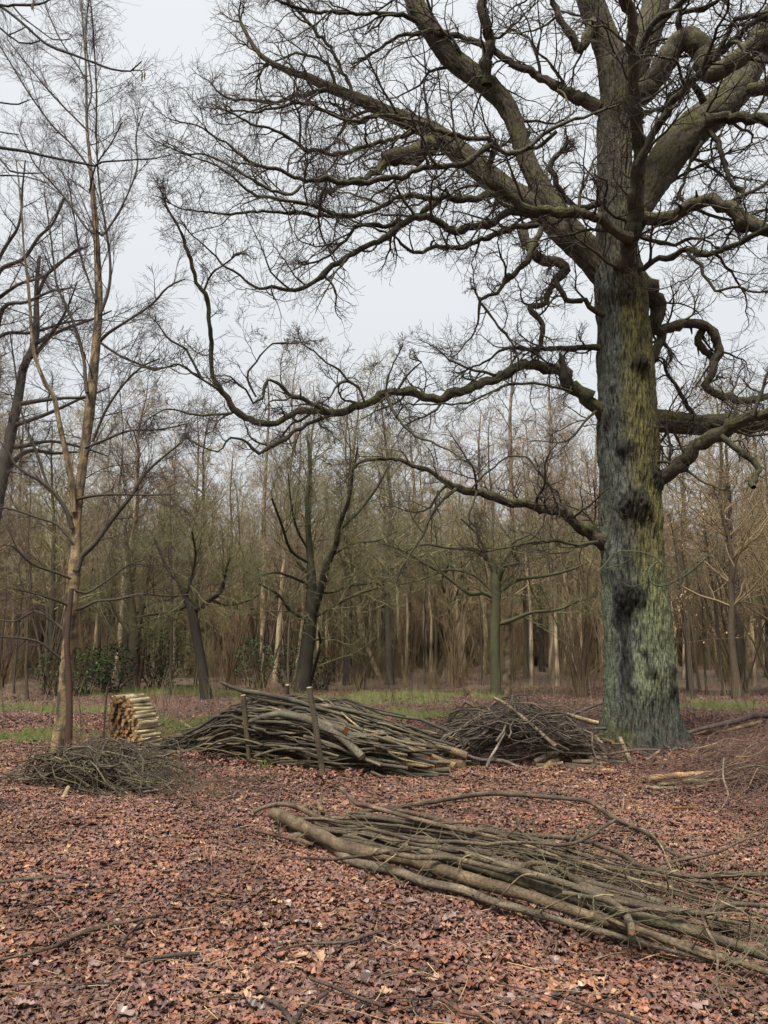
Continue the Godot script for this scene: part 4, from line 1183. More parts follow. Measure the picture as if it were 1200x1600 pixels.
func build_wood() -> void:
	var st := Style.new()
	st.seg = [7, 5, 3]
	st.sides = [4, 3, 3]
	st.kids = [6, 5, 0]
	st.gnarl = [0.2, 0.25, 0.25]
	st.up = [0.12, 0.1, 0.1]
	st.ratio = [0.48, 0.45, 0.4]
	st.thin = 0.0055
	st.col = Color(0.165, 0.15, 0.092)
	st.tip = Color(0.225, 0.20, 0.118)
	var fine := Style.new()
	fine.seg = [6, 5, 3]
	fine.sides = [3, 3, 3]
	fine.kids = [7, 5, 0]
	fine.gnarl = [0.12, 0.18, 0.18]
	fine.up = [0.12, 0.03, -0.05]
	fine.ratio = [0.5, 0.45, 0.4]
	fine.thin = 0.0055
	fine.col = Color(0.18, 0.14, 0.11)
	fine.tip = Color(0.235, 0.185, 0.15)
	var stool := Style.new()
	stool.seg = [6, 4]
	stool.sides = [3, 3]
	stool.kids = [6, 0]
	stool.gnarl = [0.14, 0.2]
	stool.up = [0.2, 0.15]
	stool.ratio = [0.45, 0.4]
	stool.ang = [0.5, 0.5]
	stool.thin = 0.005
	stool.col = Color(0.175, 0.135, 0.08)
	stool.tip = Color(0.22, 0.175, 0.10)
	var tint := func(y: Style, c: Color) -> Style:
		y.col = c * 0.8
		y.tip = c
		return y
	prototype("birch_tree", 12.5, 0.10, Color.WHITE, tint.call(fine, Color(0.27, 0.215, 0.145)), 42, 0.36, 2.4, 1.1, 0.74)
	prototype("birch_tree", 10.5, 0.08, Color.WHITE, tint.call(fine, Color(0.27, 0.22, 0.13)), 36, 0.4, 1.9, 1.3, 0.55)
	prototype("birch_tree", 13.5, 0.13, Color.WHITE, tint.call(fine, Color(0.25, 0.19, 0.145)), 46, 0.36, 2.5, 1.0, 0.84)
	prototype("broad_tree", 11.5, 0.15, Color(0.085, 0.074, 0.055), tint.call(st, Color(0.26, 0.235, 0.12)), 44, 0.3, 3.4, 0.8)
	prototype("broad_tree", 10.0, 0.12, Color(0.13, 0.10, 0.065), tint.call(st, Color(0.26, 0.195, 0.115)), 42, 0.3, 3.0, 0.7)
	prototype("broad_tree", 13.0, 0.18, Color(0.05, 0.043, 0.034), tint.call(st, Color(0.22, 0.185, 0.115)), 46, 0.36, 3.6, 0.8)
	prototype("pole_tree", 9.5, 0.06, Color(0.17, 0.125, 0.08), tint.call(st, Color(0.23, 0.185, 0.11)), 24, 0.42, 1.5, 1.4)
	prototype("pole_tree", 8.0, 0.05, Color(0.075, 0.06, 0.045), tint.call(st, Color(0.19, 0.16, 0.10)), 22, 0.4, 1.4, 1.2)
	prototype("hazel_stool", 5.8, 0.042, Color(0.22, 0.155, 0.09), tint.call(stool, Color(0.27, 0.20, 0.11)), 54, 0.42, 1.2, 1.5, 0.0, 15)
	prototype("hazel_stool", 4.8, 0.036, Color(0.18, 0.115, 0.065), tint.call(stool, Color(0.25, 0.165, 0.09)), 54, 0.4, 1.2, 1.3, 0.0, 18)
	prototype("hazel_stool", 6.8, 0.055, Color(0.13, 0.095, 0.06), tint.call(stool, Color(0.21, 0.17, 0.10)), 54, 0.46, 1.4, 1.6, 0.0, 12)
	var look := ["tall pale birch", "thin fawn birch", "large white birch", "spreading olive tree", "round brown tree", "big dark bare tree", "slim straight pole tree", "thin dark young tree", "brown hazel stool", "low hazel stool", "tall hazel stool"]
	var cats := ["birch tree", "birch tree", "birch tree", "tree", "tree", "tree", "young tree", "young tree", "hazel stool", "hazel stool", "hazel stool"]
	var groups := ["birches in the wood", "bare broad trees in the wood", "young trees in the wood", "hazel stools under the trees"]
	var used := []
	used.resize(kinds.size())
	used.fill(false)
	var placed := []
	var tries := 0
	while placed.size() < 290 and tries < 6000:
		tries += 1
		var front := placed.size() < 40
		var far := placed.size() >= 190
		var d := rr(22.0, 27.0) if front else (rr(38.0, 66.0) if far else rr(26.0, 42.0))
		var px := rr(-110, 1310)
		var p := at(px, 1000, d)
		p.y = 0.0
		var close := 0.95 if front else 1.5
		var ok := true
		for q in placed:
			if Vector2(q.x - p.x, q.z - p.z).length() < close:
				ok = false
				break
		if not ok or (front and d < 25.5 and px > 60 and px < 900):
			continue
		var u := rng.randf()
		var k := 0
		if front:
			k = [8, 9, 10, 7, 6, 4, 6, 1][rng.randi() % 8]
		elif u < 0.44:
			k = rng.randi() % 3
		elif u < 0.66:
			k = 3 + rng.randi() % 3
		elif u < 0.84:
			k = 6 + rng.randi() % 2
		else:
			k = 8 + rng.randi() % 3
		placed.append(p)
		var o: Node3D = kinds[k] if not used[k] else kinds[k].duplicate()
		used[k] = true
		o.name = numbered(kinds[k].name.rstrip("0123456789_"))
		add_child(o, true)
		p.y = height(p.x, p.z)
		o.position = p
		o.rotation.y = rng.randf() * TAU
		var sc := rr(0.78, 1.08) * (0.92 if px > 560 else 1.0)
		if front and (k == 1 or k == 6 or k == 7):
			sc *= 0.85
		o.scale = Vector3(sc, sc * rr(0.92, 1.08), sc)
		var depth := "at the wood's edge" if d < 25.0 else ("rows into the wood" if d < 33.0 else ("midway through the wood" if d < 42.0 else "deep in the wood"))
		tag(o, "%s %s, %s" % [look[k], depth, region(frame_x(p))], cats[k], groups[0 if k < 3 else (1 if k < 6 else (2 if k < 8 else 3))])
	# the far-off wood that reads as one mass
	var places := []
	var tints := PackedColorArray()
	for i in 620:
		var d := rr(44.0, 95.0)
		var p := at(rr(-160, 1360), 1000, d)
		p.y = -0.2
		places.append(Transform3D(Basis(Vector3.UP, rng.randf() * TAU).scaled(Vector3(1, rr(0.7, 1.05), 1)), p))
		var k := rr(0.8, 1.15)
		tints.append(Color(k, k * rr(0.94, 1.02), k * rr(0.78, 0.95)) * 1.2)
	var mass := Shape.new()
	for f in 7:
		var q := Vector3(rr(-2.2, 2.2), 0, rr(-2.2, 2.2))
		var hh := rr(6.0, 11.0)
		var p := PackedVector3Array()
		var w := PackedFloat32Array()
		for i in 8:
			p.append(q + Vector3(rr(-0.15, 0.15), hh * i / 7.0, rr(-0.15, 0.15)))
			w.append(0.11 * (1.0 - 0.9 * i / 7.0))
		mass.tube(p, w, 5, Color(0.16, 0.125, 0.085), Color(0.13, 0.11, 0.085))
		for b in 20:
			var t := rr(0.26, 1.0)
			var a := rng.randf() * TAU
			grow(mass, p[mini(7, int(t * 7))], Vector3(cos(a), rr(0.4, 1.4), sin(a)).normalized(), rr(1.2, 2.8) * (1.2 - 0.6 * t), 0.016, 0, fine if f % 2 == 0 else st)
	var far_wood := copies("far_woodland", mass.done(), M.twig, places, tints)
	far_wood.set_meta("label", "dense brown mass of far-off bare trees closing the view")
	far_wood.set_meta("category", "woodland")
	# tangled undergrowth under the trees
	places = []
	tints = PackedColorArray()
	for i in 70:
		var d := rr(27.0, 48.0)
		var px := rr(-120, 1320)
		var p := at(px, 1000, d)
		if d < 23.0 and (noise_b.get_noise_2d(p.x, p.z) < 0.0):
			continue
		p.y = height(p.x, p.z) - 0.05
		var sc := rr(0.5, 1.2) * (0.65 if d < 24.0 else 1.0)
		places.append(Transform3D(Basis(Vector3.UP, rng.randf() * TAU).scaled(Vector3(sc, sc * rr(0.7, 1.3), sc)), p))
		var k := rr(0.75, 1.25)
		tints.append(Color(k, k * rr(0.88, 1.0), k * rr(0.75, 1.0)))
	var under := Shape.new()
	for b in 42:
		grow(under, Vector3(rr(-0.5, 0.5), 0, rr(-0.5, 0.5)), Vector3(rr(-0.7, 0.7), 1.2, rr(-0.7, 0.7)).normalized(), rr(0.7, 2.0), 0.008, 0, stool)
	var un := copies("undergrowth", under.done(), M.twig, places, tints)
	un.set_meta("label", "brown tangled undergrowth of thin stems beneath the trees")
	un.set_meta("category", "undergrowth")


func leaf_shape(l: float, w: float) -> Shape:
	var s := Shape.new()
	var up := Vector3.UP
	s.tri(Vector3(0, 0, 0), Vector3(-w, 0.15 * l, 0.45 * l), Vector3(0, 0.0, 0.5 * l), up, Color.WHITE)
	s.tri(Vector3(0, 0, 0), Vector3(0, 0.0, 0.5 * l), Vector3(w, 0.15 * l, 0.45 * l), up, Color.WHITE)
	s.tri(Vector3(-w, 0.15 * l, 0.45 * l), Vector3(0, -0.05 * l, l), Vector3(0, 0.0, 0.5 * l), up, Color.WHITE)
	s.tri(Vector3(w, 0.15 * l, 0.45 * l), Vector3(0, 0.0, 0.5 * l), Vector3(0, -0.05 * l, l), up, Color.WHITE)
	return s


func build_bushes() -> void:
	var st := Style.new()
	st.seg = [6, 4]
	st.sides = [4, 3]
	st.kids = [6, 0]
	st.thin = 0.004
	for b in [[135, 1062, 23.0, 1.1, 1.4, Color(0.03, 0.075, 0.028), "bright green holly bush behind the golden birch's trunk", 1.0], [178, 1060, 23.5, 1.0, 1.5, Color(0.016, 0.032, 0.02), "blackish evergreen bush left of the peeling shrubby tree", 1.0], [262, 1062, 25.5, 1.5, 2.6, Color(0.04, 0.075, 0.025), "tall loose green bush behind the small dark tree", 0.6], [238, 1056, 25.5, 1.2, 2.6, Color(0.03, 0.06, 0.025), "dim green bush deep behind the log stack", 0.7],
			[398, 1056, 25.5, 0.9, 1.7, Color(0.025, 0.06, 0.03), "low bluish-green bush behind the left end of the pile", 0.7], [452, 1056, 27.0, 0.9, 1.5, Color(0.025, 0.05, 0.032), "blue-green holly bush behind the dark forked tree", 0.7], [905, 1056, 34.0, 0.9, 1.0, Color(0.04, 0.07, 0.025), "small green bush behind the oak's left side", 0.6], [505, 1056, 25.5, 0.8, 1.1, Color(0.03, 0.055, 0.03), "dark green bush right of the dark forked tree", 0.7], [84, 1060, 24.0, 0.8, 1.3, Color(0.035, 0.065, 0.025), "green bush left of the golden birch", 0.6]]:
		var p := at(b[0], 1000, b[2])
		p.y = 0.0
		var o := thing("evergreen_bush", b[6], "bush", p, "evergreen bushes under the trees")
		var stem := Shape.new()
		for k in 9:
			grow(stem, p + Vector3(rr(-0.2, 0.2), 0, rr(-0.2, 0.2)), Vector3(rr(-0.6, 0.6), 1, rr(-0.6, 0.6)).normalized(), b[4] * 0.9, 0.018, 0, st)
		part("stems", stem.done(), M.twig, o)
		var places := []
		var tints := PackedColorArray()
		for k in int(2200 * b[3] * b[7]):
			var d := rvec()
			if d.length() > 1.0:
				continue
			d = d.normalized() * pow(d.length(), 0.5)
			var clump := noise.get_noise_3d(d.x * 2.0 + p.x, d.y * 2.5, d.z * 2.0)
			if clump < -0.12:
				continue
			var q := Vector3(d.x * b[3] * 0.72, b[4] * 0.52 + d.y * b[4] * 0.5, d.z * b[3] * 0.72)
			places.append(Transform3D(Basis.from_euler(Vector3(rr(-0.9, 0.9), rng.randf() * TAU, rr(-0.7, 0.7))).scaled(Vector3.ONE * rr(0.7, 1.4)), q))
			var c: Color = b[5]
			tints.append(Color(c.r * 1.25, c.g, c.b * 0.8) * rr(0.5, 1.7))
		copies("foliage", leaf_shape(0.085, 0.026).done(), M.holly, places, tints, o)
	# young beeches that still hold their tan leaves
	for b in [[1052, 880, 22.0, 1.5, "tan-leaved young beech just right of the oak trunk", 650], [1098, 840, 23.5, 1.7, "young beech holding pale tan leaves, right of the oak beside leaning birches", 800], [262, 830, 23.0, 1.3, "hazel hung with yellowish catkins above the small dark tree", 420], [1180, 860, 25.0, 1.3, "sparse brown-leaved young beech at the far edge right of the oak", 300]]:
		var mid := at(b[0], b[1], b[2])
		var foot := Vector3(mid.x + 0.3, 0, mid.z)
		var o := thing("young_beech" if b[5] != 420 else "catkin_hazel", b[4], "young tree", foot, "young trees that hold leaves or catkins")
		var s := Shape.new()
		var g := smooth(PackedVector3Array([foot, foot.lerp(mid, 0.6) + Vector3(0.1, 0, 0), mid + Vector3(0, 1.4, 0)]), PackedFloat32Array([0.05, 0.035, 0.012]), 0.3)
		s.tube(g[0], g[1], 7, Color(0.10, 0.085, 0.07), Color(0.08, 0.06, 0.05))
		part("trunk", s.done(), M.wood, o)
		var st2 := Style.new()
		st2.seg = [6, 4]
		st2.kids = [6, 0]
		st2.sides = [4, 3]
		st2.gnarl = [0.14, 0.2]
		st2.thin = 0.0045
		st2.col = Color(0.09, 0.07, 0.05)
		st2.tip = Color(0.13, 0.09, 0.06)
		var tw := Shape.new()
		var gp: PackedVector3Array = g[0]
		for k in 26:
			var a := rng.randf() * TAU
			grow(tw, gp[rng.randi_range(gp.size() / 3, gp.size() - 1)], Vector3(cos(a), rr(0.1, 0.7), sin(a)).normalized(), b[3] * rr(0.6, 1.2), 0.012, 0, st2)
		part("crown", tw.done(), M.twig, o, true)
		var places := []
		var tints := PackedColorArray()
		var ends := tw.v.size()
		for k in int(b[5]):
			var q := tw.v[rng.randi() % ends] - foot + rvec() * 0.05
			if noise.get_noise_3dv(q * 1.4) < -0.15:
				continue
			places.append(Transform3D(Basis.from_euler(Vector3(rr(0.3, 1.5), rng.randf() * TAU, rr(-0.7, 0.7))).scaled(Vector3.ONE * rr(0.7, 1.2)), q))
			var c := Color(0.32, 0.20, 0.09) if b[5] != 420 else Color(0.24, 0.19, 0.05)
			tints.append(c * rr(0.6, 1.25))
		copies("leaves" if b[5] != 420 else "catkins", leaf_shape(0.075, 0.022 if b[5] != 420 else 0.008).done(), M.leaf, places, tints, o)


# ------------------------------------------------------------------ the cut logs and the piles
func build_log_stack() -> void:
	var corner := on(166, 1163, 0.0)                            # where the stack's near left foot stands
	var along := Vector3(0.93, 0, 0.28).normalized()           # across the cut faces, left to right
	var deep := Vector3(0.44, 0, -0.88).normalized()           # the way the logs point
	var h := 0.0
	var row := 0
	while row < 13:
		var lo := 0.0
		var hi := 0.64 - 0.024 * row - (0.04 if row > 9 else 0.0)
		var u := lo + (0.03 if row % 2 == 0 else 0.055)
		var nth := 0
		while u < hi:
			var r := rr(0.024, 0.036) if rng.randf() < 0.85 else rr(0.036, 0.045)
			u += r
			var a := corner + along * u + Vector3(0, h + 0.032 + rr(-0.008, 0.008), 0) - deep * rr(-0.03, 0.05)
			var b := a + deep * rr(0.40, 0.47) + Vector3(0, rr(-0.02, 0.02), 0) + along * rr(-0.02, 0.02)
			var birchy := u > hi - 0.14 or row > 10
			var col := Color(0.66, 0.55, 0.33) * rr(0.8, 1.1) if birchy else Color(0.16, 0.11, 0.07) * rr(0.6, 1.4)
			var hue := rng.randf()
			var cut := Color(0.62, 0.28, 0.10).lerp(Color(0.66, 0.44, 0.22), hue) * rr(0.5, 1.05) * (0.65 if u < 0.3 and row > 3 else 1.0)
			var p := PackedVector3Array([a, a.lerp(b, 0.33) + rvec() * 0.005, a.lerp(b, 0.66) + rvec() * 0.006, b])
			nth += 1
			var rows := ["bottom row", "second row up", "third row up", "fourth row up", "fifth row up", "sixth row up", "seventh row up", "eighth row up", "ninth row up", "tenth row up", "eleventh row up", "twelfth row up", "top row"]
			var lab := "short %s log, %s in the cut stack, %s from the stake" % ["pale birch" if birchy else "brown", rows[row], RANK[nth - 1]]
			var o := stick("cut_log", lab, "log", "logs in the cut stack", p, PackedFloat32Array([r, r, r * 0.98, r * 0.96]), 10, col, col * 0.9, 3, cut, 0.0, null, M.wood)
			u += r + 0.002
		h += 0.056
		row += 1
	var sp := on(163, 1166, 0.0) + Vector3(-0.03, -0.1, -0.03)
	var o := stick("stake", "thin stake holding the left end of the cut log stack", "stake", "", PackedVector3Array([sp, sp + Vector3(0.0, 0.5, 0), sp + Vector3(0.01, 0.98, 0)]), PackedFloat32Array([0.018, 0.017, 0.016]), 8, Color(0.16, 0.12, 0.07), Color(0.2, 0.15, 0.08), 2)


func mound(t: float, knots: Array) -> float:
	for i in range(2, knots.size(), 2):
		if t <= knots[i]:
			return lerpf(knots[i - 1], knots[i + 1], smoothstep(knots[i - 2], knots[i], t))
	return knots[-1]


func pile_pole(line: Callable, half: Callable, top: Callable, tc: float, span: float, q: float, lay: float, yaw: float, r0: float, r1: float, n: int, wob: float) -> Array:
	var p := PackedVector3Array()
	var w := PackedFloat32Array()
	var ph := rng.randf() * 50.0
	for i in n + 1:
		var e := float(i) / n
		var t := tc + (e - 0.5) * span
		var tt := clampf(t, 0.0, 1.0)
		var c: Vector3 = line.call(t)
		var dir: Vector3 = ((line.call(t + 0.02) - c) as Vector3).normalized()
		var side := Vector3(-dir.z, 0, dir.x)
		var qq := q * float(half.call(tt)) + (e - 0.5) * yaw
		var h: float = float(top.call(tt)) * lay * (1.0 - 0.25 * q * q)
		var pos := c + side * qq + Vector3(0, h, 0)
		pos += Vector3(noise.get_noise_2d(ph, e * 1.6), noise.get_noise_2d(ph + 9.0, e * 1.6), noise.get_noise_2d(ph + 20.0, e * 1.6)) * wob
		pos.y = maxf(pos.y, r0 + 0.005)
		p.append(pos)
		w.append(lerpf(r0, r1, e))
	return [p, w]


func side_twigs(p: PackedVector3Array, w: PackedFloat32Array, count: int, long: float, st: Style, from := 0.3) -> Shape:
	var s := Shape.new()
	for k in count:
		var i := int(lerpf(from, 0.98, rng.randf()) * (p.size() - 1))
		var tang := (p[mini(i + 1, p.size() - 1)] - p[maxi(i - 1, 0)]).normalized()
		var d := (tang * 0.9 + rvec() * 0.8).normalized()
		grow(s, p[i], d, long * rr(0.4, 1.2), minf(w[i] * 0.5, 0.006), 0, st)
	for i in s.v.size():
		if s.v[i].y < 0.01:
			s.v[i] = Vector3(s.v[i].x, 0.012 + rng.randf() * 0.01, s.v[i].z)
	return s


func build_staked_pile() -> void:
	var a := Vector3(-3.15, 0, -11.7)
	var b := Vector3(0.85, 0, -9.85)
	var line := func(t: float): return a.lerp(b, t)
	var half := func(t: float): return lerpf(0.32, 0.78, smoothstep(0.0, 0.6, t))
	var top := func(t: float): return mound(t, [0.0, 0.14, 0.16, 0.42, 0.36, 0.84, 0.58, 0.80, 0.8, 0.55, 1.0, 0.36])
	var bare := Style.new()
	bare.seg = [4, 3]
	bare.sides = [3, 3]
	bare.kids = [2, 0]
	bare.gnarl = [0.25, 0.3]
	bare.col = Color(0.07, 0.055, 0.04)
	bare.thin = 0.002
	for i in 215:
		var lay := rng.randf() if i > 40 else rr(0.8, 1.0)
		var q := rr(-1.0, 1.0) if i % 3 else rr(0.72, 1.0)
		var thick := rng.randf()
		var r0 := rr(0.010, 0.018) if thick < 0.66 else (rr(0.018, 0.027) if thick < 0.93 else rr(0.027, 0.038))
		var span := rr(0.42, 0.85) if lay > 0.35 else rr(0.5, 0.95)
		var tc := rr(span * 0.5 - 0.02, 1.04 - span * 0.5)
		if lay > 0.75:
			tc = clampf(tc, 0.34 + span * 0.1, 0.66)
		var rev := rng.randf() < 0.3
		var g := pile_pole(line, half, top, tc, span * (1.0 if not rev else -1.0), q, lay, rr(-0.35, 0.35) * (1.0 if rng.randf() < 0.85 else 2.4), r0, r0 * rr(0.4, 0.8), 12, 0.16)
		var p: PackedVector3Array = g[0]
		var w: PackedFloat32Array = g[1]
		if not rev:                                              # the butts lie at the right-hand end
			p.reverse()
		var tone := rng.randf()
		var col := Color(0.04, 0.035, 0.027).lerp(Color(0.085, 0.072, 0.05), tone)
		var shade := "dark"
		if tone > 0.62:
			col = Color(0.145, 0.115, 0.075)
			shade = "grey"
		if rng.randf() < (0.34 if tc > 0.62 else 0.08):
			col = Color(0.27, 0.195, 0.105)
			shade = "tan"
		var size := "thick" if r0 > 0.027 else ("slim" if r0 > 0.018 else "thin")
		var mid := p[p.size() / 2]
		var where := "left of both stakes" if mid.x < -1.9 else ("between the stakes" if mid.x < -0.85 else "right of both stakes")
		var level := "low in" if lay < 0.35 else ("halfway up" if lay < 0.72 else "atop")
		var cutc := Color(0.55, 0.24, 0.09) if rng.randf() < 0.35 else Color(0.52, 0.35, 0.18)
		var tw: Shape = side_twigs(p, w, rng.randi_range(1, 4), 0.25, bare, 0.5) if size == "thin" and rng.randf() < 0.5 else null
		stick("cut_pole", "%s %s pole %s the staked pile, %s" % [size, shade, level, where], "pole", "poles in the staked pile", p, w, 8 if r0 > 0.02 else 6, col, col * 0.85, 1, cutc, 0.35, tw, M.wood, Color(0.13, 0.12, 0.07))
	# poles that show singly in front and on top
	for e in [
		["long pale-tipped pole slanting off the pile's top past the left stake", [345, 1066, 5, 375, 1078, 9, 410, 1084, 10, 450, 1092, 10, 490, 1104, 8, 540, 1118, 6], 10.6, 10.2, 2, Color(0.12, 0.10, 0.075)],
		["twin pole lying along the pile's topmost pole", [378, 1084, 6, 410, 1093, 8, 450, 1100, 9, 520, 1105, 9, 600, 1124, 6], 10.55, 10.1, 2, Color(0.16, 0.135, 0.095)],
		["thick grey pole bending down to the right across the right stake's foot side", [390, 1128, 10, 430, 1116, 13, 470, 1122, 14, 510, 1138, 15, 540, 1158, 16, 566, 1183, 16], 10.2, 9.35, 2, Color(0.145, 0.13, 0.095)],
		["pole with a fresh orange cut end beside the right stake", [440, 1112, 10, 480, 1122, 13, 515, 1134, 15, 540, 1142, 17], 10.15, 9.6, 2, Color(0.15, 0.12, 0.085)],
		["grey pole with a clean cut end right of the right stake", [470, 1128, 12, 520, 1146, 14, 560, 1152, 15, 586, 1155, 15], 9.95, 9.6, 2, Color(0.14, 0.125, 0.09)],
		["pale peeled pole jutting out farthest at the pile's right end", [640, 1150, 12, 670, 1163, 14, 700, 1171, 15, 730, 1181, 15], 10.2, 9.95, 2, Color(0.36, 0.27, 0.15)],
		["split yellow pole under the farthest jutting one", [650, 1168, 11, 680, 1185, 14, 711, 1198, 16], 10.0, 9.75, 2, Color(0.40, 0.29, 0.14)],
		["short thick pole leaning down the pile's right face", [596, 1144, 12, 616, 1168, 14, 634, 1192, 14], 9.85, 9.4, 2, Color(0.19, 0.155, 0.10)],
		["long thin pole running down to the ground right of the right stake", [580, 1206, 6, 610, 1218, 7, 650, 1228, 6], 9.4, 9.15, 2, Color(0.15, 0.115, 0.08)],
		["tan pole arching low past the left stake", [310, 1156, 8, 345, 1150, 9, 390, 1138, 9, 430, 1132, 8, 455, 1136, 6], 10.9, 10.2, 1, Color(0.26, 0.19, 0.11)],
		["pale thin pole lying across the left tail of the pile", [228, 1166, 9, 262, 1163, 9, 300, 1156, 8, 340, 1136, 7, 380, 1128, 6], 11.7, 10.7, 1, Color(0.20, 0.16, 0.11)],
		["thin bare pole crossing low between the stakes", [398, 1182, 5, 440, 1170, 6, 490, 1172, 6, 530, 1182, 5], 10.1, 9.4, 1, Color(0.17, 0.14, 0.10)],
		["slim pole dipping to the right below the orange cut end", [475, 1150, 6, 520, 1164, 7, 560, 1182, 7, 595, 1196, 6], 9.8, 9.3, 2, Color(0.20, 0.16, 0.11)],
		["orange-ended short log tucked in the pile's right end", [640, 1178, 15, 655, 1184, 17, 668, 1186, 18], 9.95, 9.75, 2, Color(0.16, 0.11, 0.07)],
		["reddish short log at the pile's right foot", [700, 1190, 17, 716, 1194, 20, 724, 1196, 20], 10.1, 9.95, 2, Color(0.22, 0.13, 0.08)]]:
		var g := traced(e[1], e[2], e[3], 0.08, 0.0)
		var p: PackedVector3Array = g[0]
		var c: Color = e[5] * 0.8
		for k in g[1].size():
			g[1][k] *= 0.78
		stick("cut_pole", e[0], "pole", "poles in the staked pile", p, g[1], 10, c, c, e[4], Color(0.50, 0.22, 0.08) if "orange" in e[0] else Color(0.45, 0.31, 0.17), 0.2, null, M.wood, Color(0.14, 0.13, 0.08))
	# the stakes
	for e in [["left of the two tall stakes that hold the pole pile", [391, 1196, 7.5, 386, 1150, 8, 380, 1086, 8.5], 10.25], ["right and taller of the two stakes that hold the pole pile", [506, 1222, 9, 497, 1160, 9, 483, 1074, 9.5], 9.3], ["short thin stake standing behind the staked pile's middle", [448, 1108, 7, 448, 1090, 7, 449, 1070, 7], 13.0]]:
		var g := traced(e[1], e[2], e[2] - 0.1, 0.15)
		var p: PackedVector3Array = g[0]
		p[0].y = -0.15
		stick("stake", e[0], "stake", "", p, g[1], 9, Color(0.085, 0.068, 0.045), Color(0.14, 0.11, 0.07), 2, Color(0.5, 0.42, 0.33), 0.2)
	var s := Shape.new()                                         # moss cushion at the pile's foot
	var mp := on(416, 1198, 0.06)
	mp.z += 0.05
	for k in 220:
		var d := rvec().normalized()
		d.y = absf(d.y)
		var q := mp + Vector3(d.x * 0.12, d.y * 0.12 - 0.05, d.z * 0.10)
		var t := Vector3(-d.z, 0.2, d.x).normalized() * 0.012
		s.tri(q + t, q - t, q + d * 0.03, d, Color(0.075, 0.095, 0.02) * rr(0.6, 1.3))
	var o := MeshInstance3D.new()
	o.name = "moss_clump"
	o.mesh = s.done()
	o.mesh.surface_set_material(0, M.twig)
	o.set_meta("kind", "stuff")
	add_child(o)
	tag(o, "green moss clump at the foot of the staked pile", "moss")


func brush(count: int, line: Callable, half: Callable, top: Callable, r_lo: float, r_hi: float, span_lo: float, span_hi: float, yaw: float, tones: Array, called: String, label: Callable, group: String, wob: float, twigs: int, st: Style, cutc: Color) -> void:
	for i in count:
		var lay := sqrt(rng.randf()) if i % 3 else rr(0.7, 1.05)
		var q := rr(-1.0, 1.0) if i % 3 else rr(0.5, 1.0)
		var r0 := rr(r_lo, r_hi)
		var span := rr(span_lo, span_hi)
		var tc := rr(span * 0.4, 1.0 - span * 0.4)
		var rev := rng.randf() < 0.35
		var g := pile_pole(line, half, top, tc, span * (-1.0 if rev else 1.0), q, lay, rr(-yaw, yaw), r0, r0 * 0.35, 12, wob)
		var p: PackedVector3Array = g[0]
		var w: PackedFloat32Array = g[1]
		var k := rng.randi() % tones.size()
		var tone: Array = tones[k]
		var col: Color = tone[1] * rr(0.75, 1.25)
		stick(called, label.call(tone[0], p, lay, r0), "branch", group, p, w, 6, col, col * 0.8, 1, cutc, 0.0, side_twigs(p, w, twigs, 0.35, st), M.wood)


func brush_style(col: Color) -> Style:
	var st := Style.new()
	st.seg = [5, 4]
	st.sides = [3, 3]
	st.kids = [4, 0]
	st.gnarl = [0.2, 0.25]
	st.up = [0.02, 0.02]
	st.ratio = [0.5, 0.4]
	st.col = col
	st.tip = col * 1.1
	st.thin = 0.0018
	return st


func loose_twigs(count: int, line: Callable, half: Callable, top: Callable, long: float, r: float, st: Style, called: String, label: String, flat: float) -> void:
	var s := Shape.new()
	for i in count:
		var t := rng.randf()
		var c: Vector3 = line.call(t)
		var dir: Vector3 = ((line.call(t + 0.02) - c) as Vector3).normalized()
		var side := Vector3(-dir.z, 0, dir.x)
		var q := rr(-1.0, 1.0)
		var p := c + side * q * float(half.call(t)) + Vector3(0, float(top.call(t)) * sqrt(rng.randf()) * (1.0 - 0.4 * q * q) + 0.02, 0)
		var d := (dir * (1.0 if rng.randf() < 0.6 else -1.0) + Vector3(rr(-0.7, 0.7), rr(-flat, flat), rr(-0.7, 0.7))).normalized()
		grow(s, p, d, long * rr(0.5, 1.3), r, 0, st)
	for i in s.v.size():
		if s.v[i].y < 0.012:
			s.v[i] = Vector3(s.v[i].x, 0.012 + 0.012 * rng.randf(), s.v[i].z)
	var o := MeshInstance3D.new()
	o.name = called
	o.mesh = s.done()
	o.mesh.surface_set_material(0, M.twig)
	o.set_meta("kind", "stuff")
	add_child(o)
	tag(o, label, "brushwood")


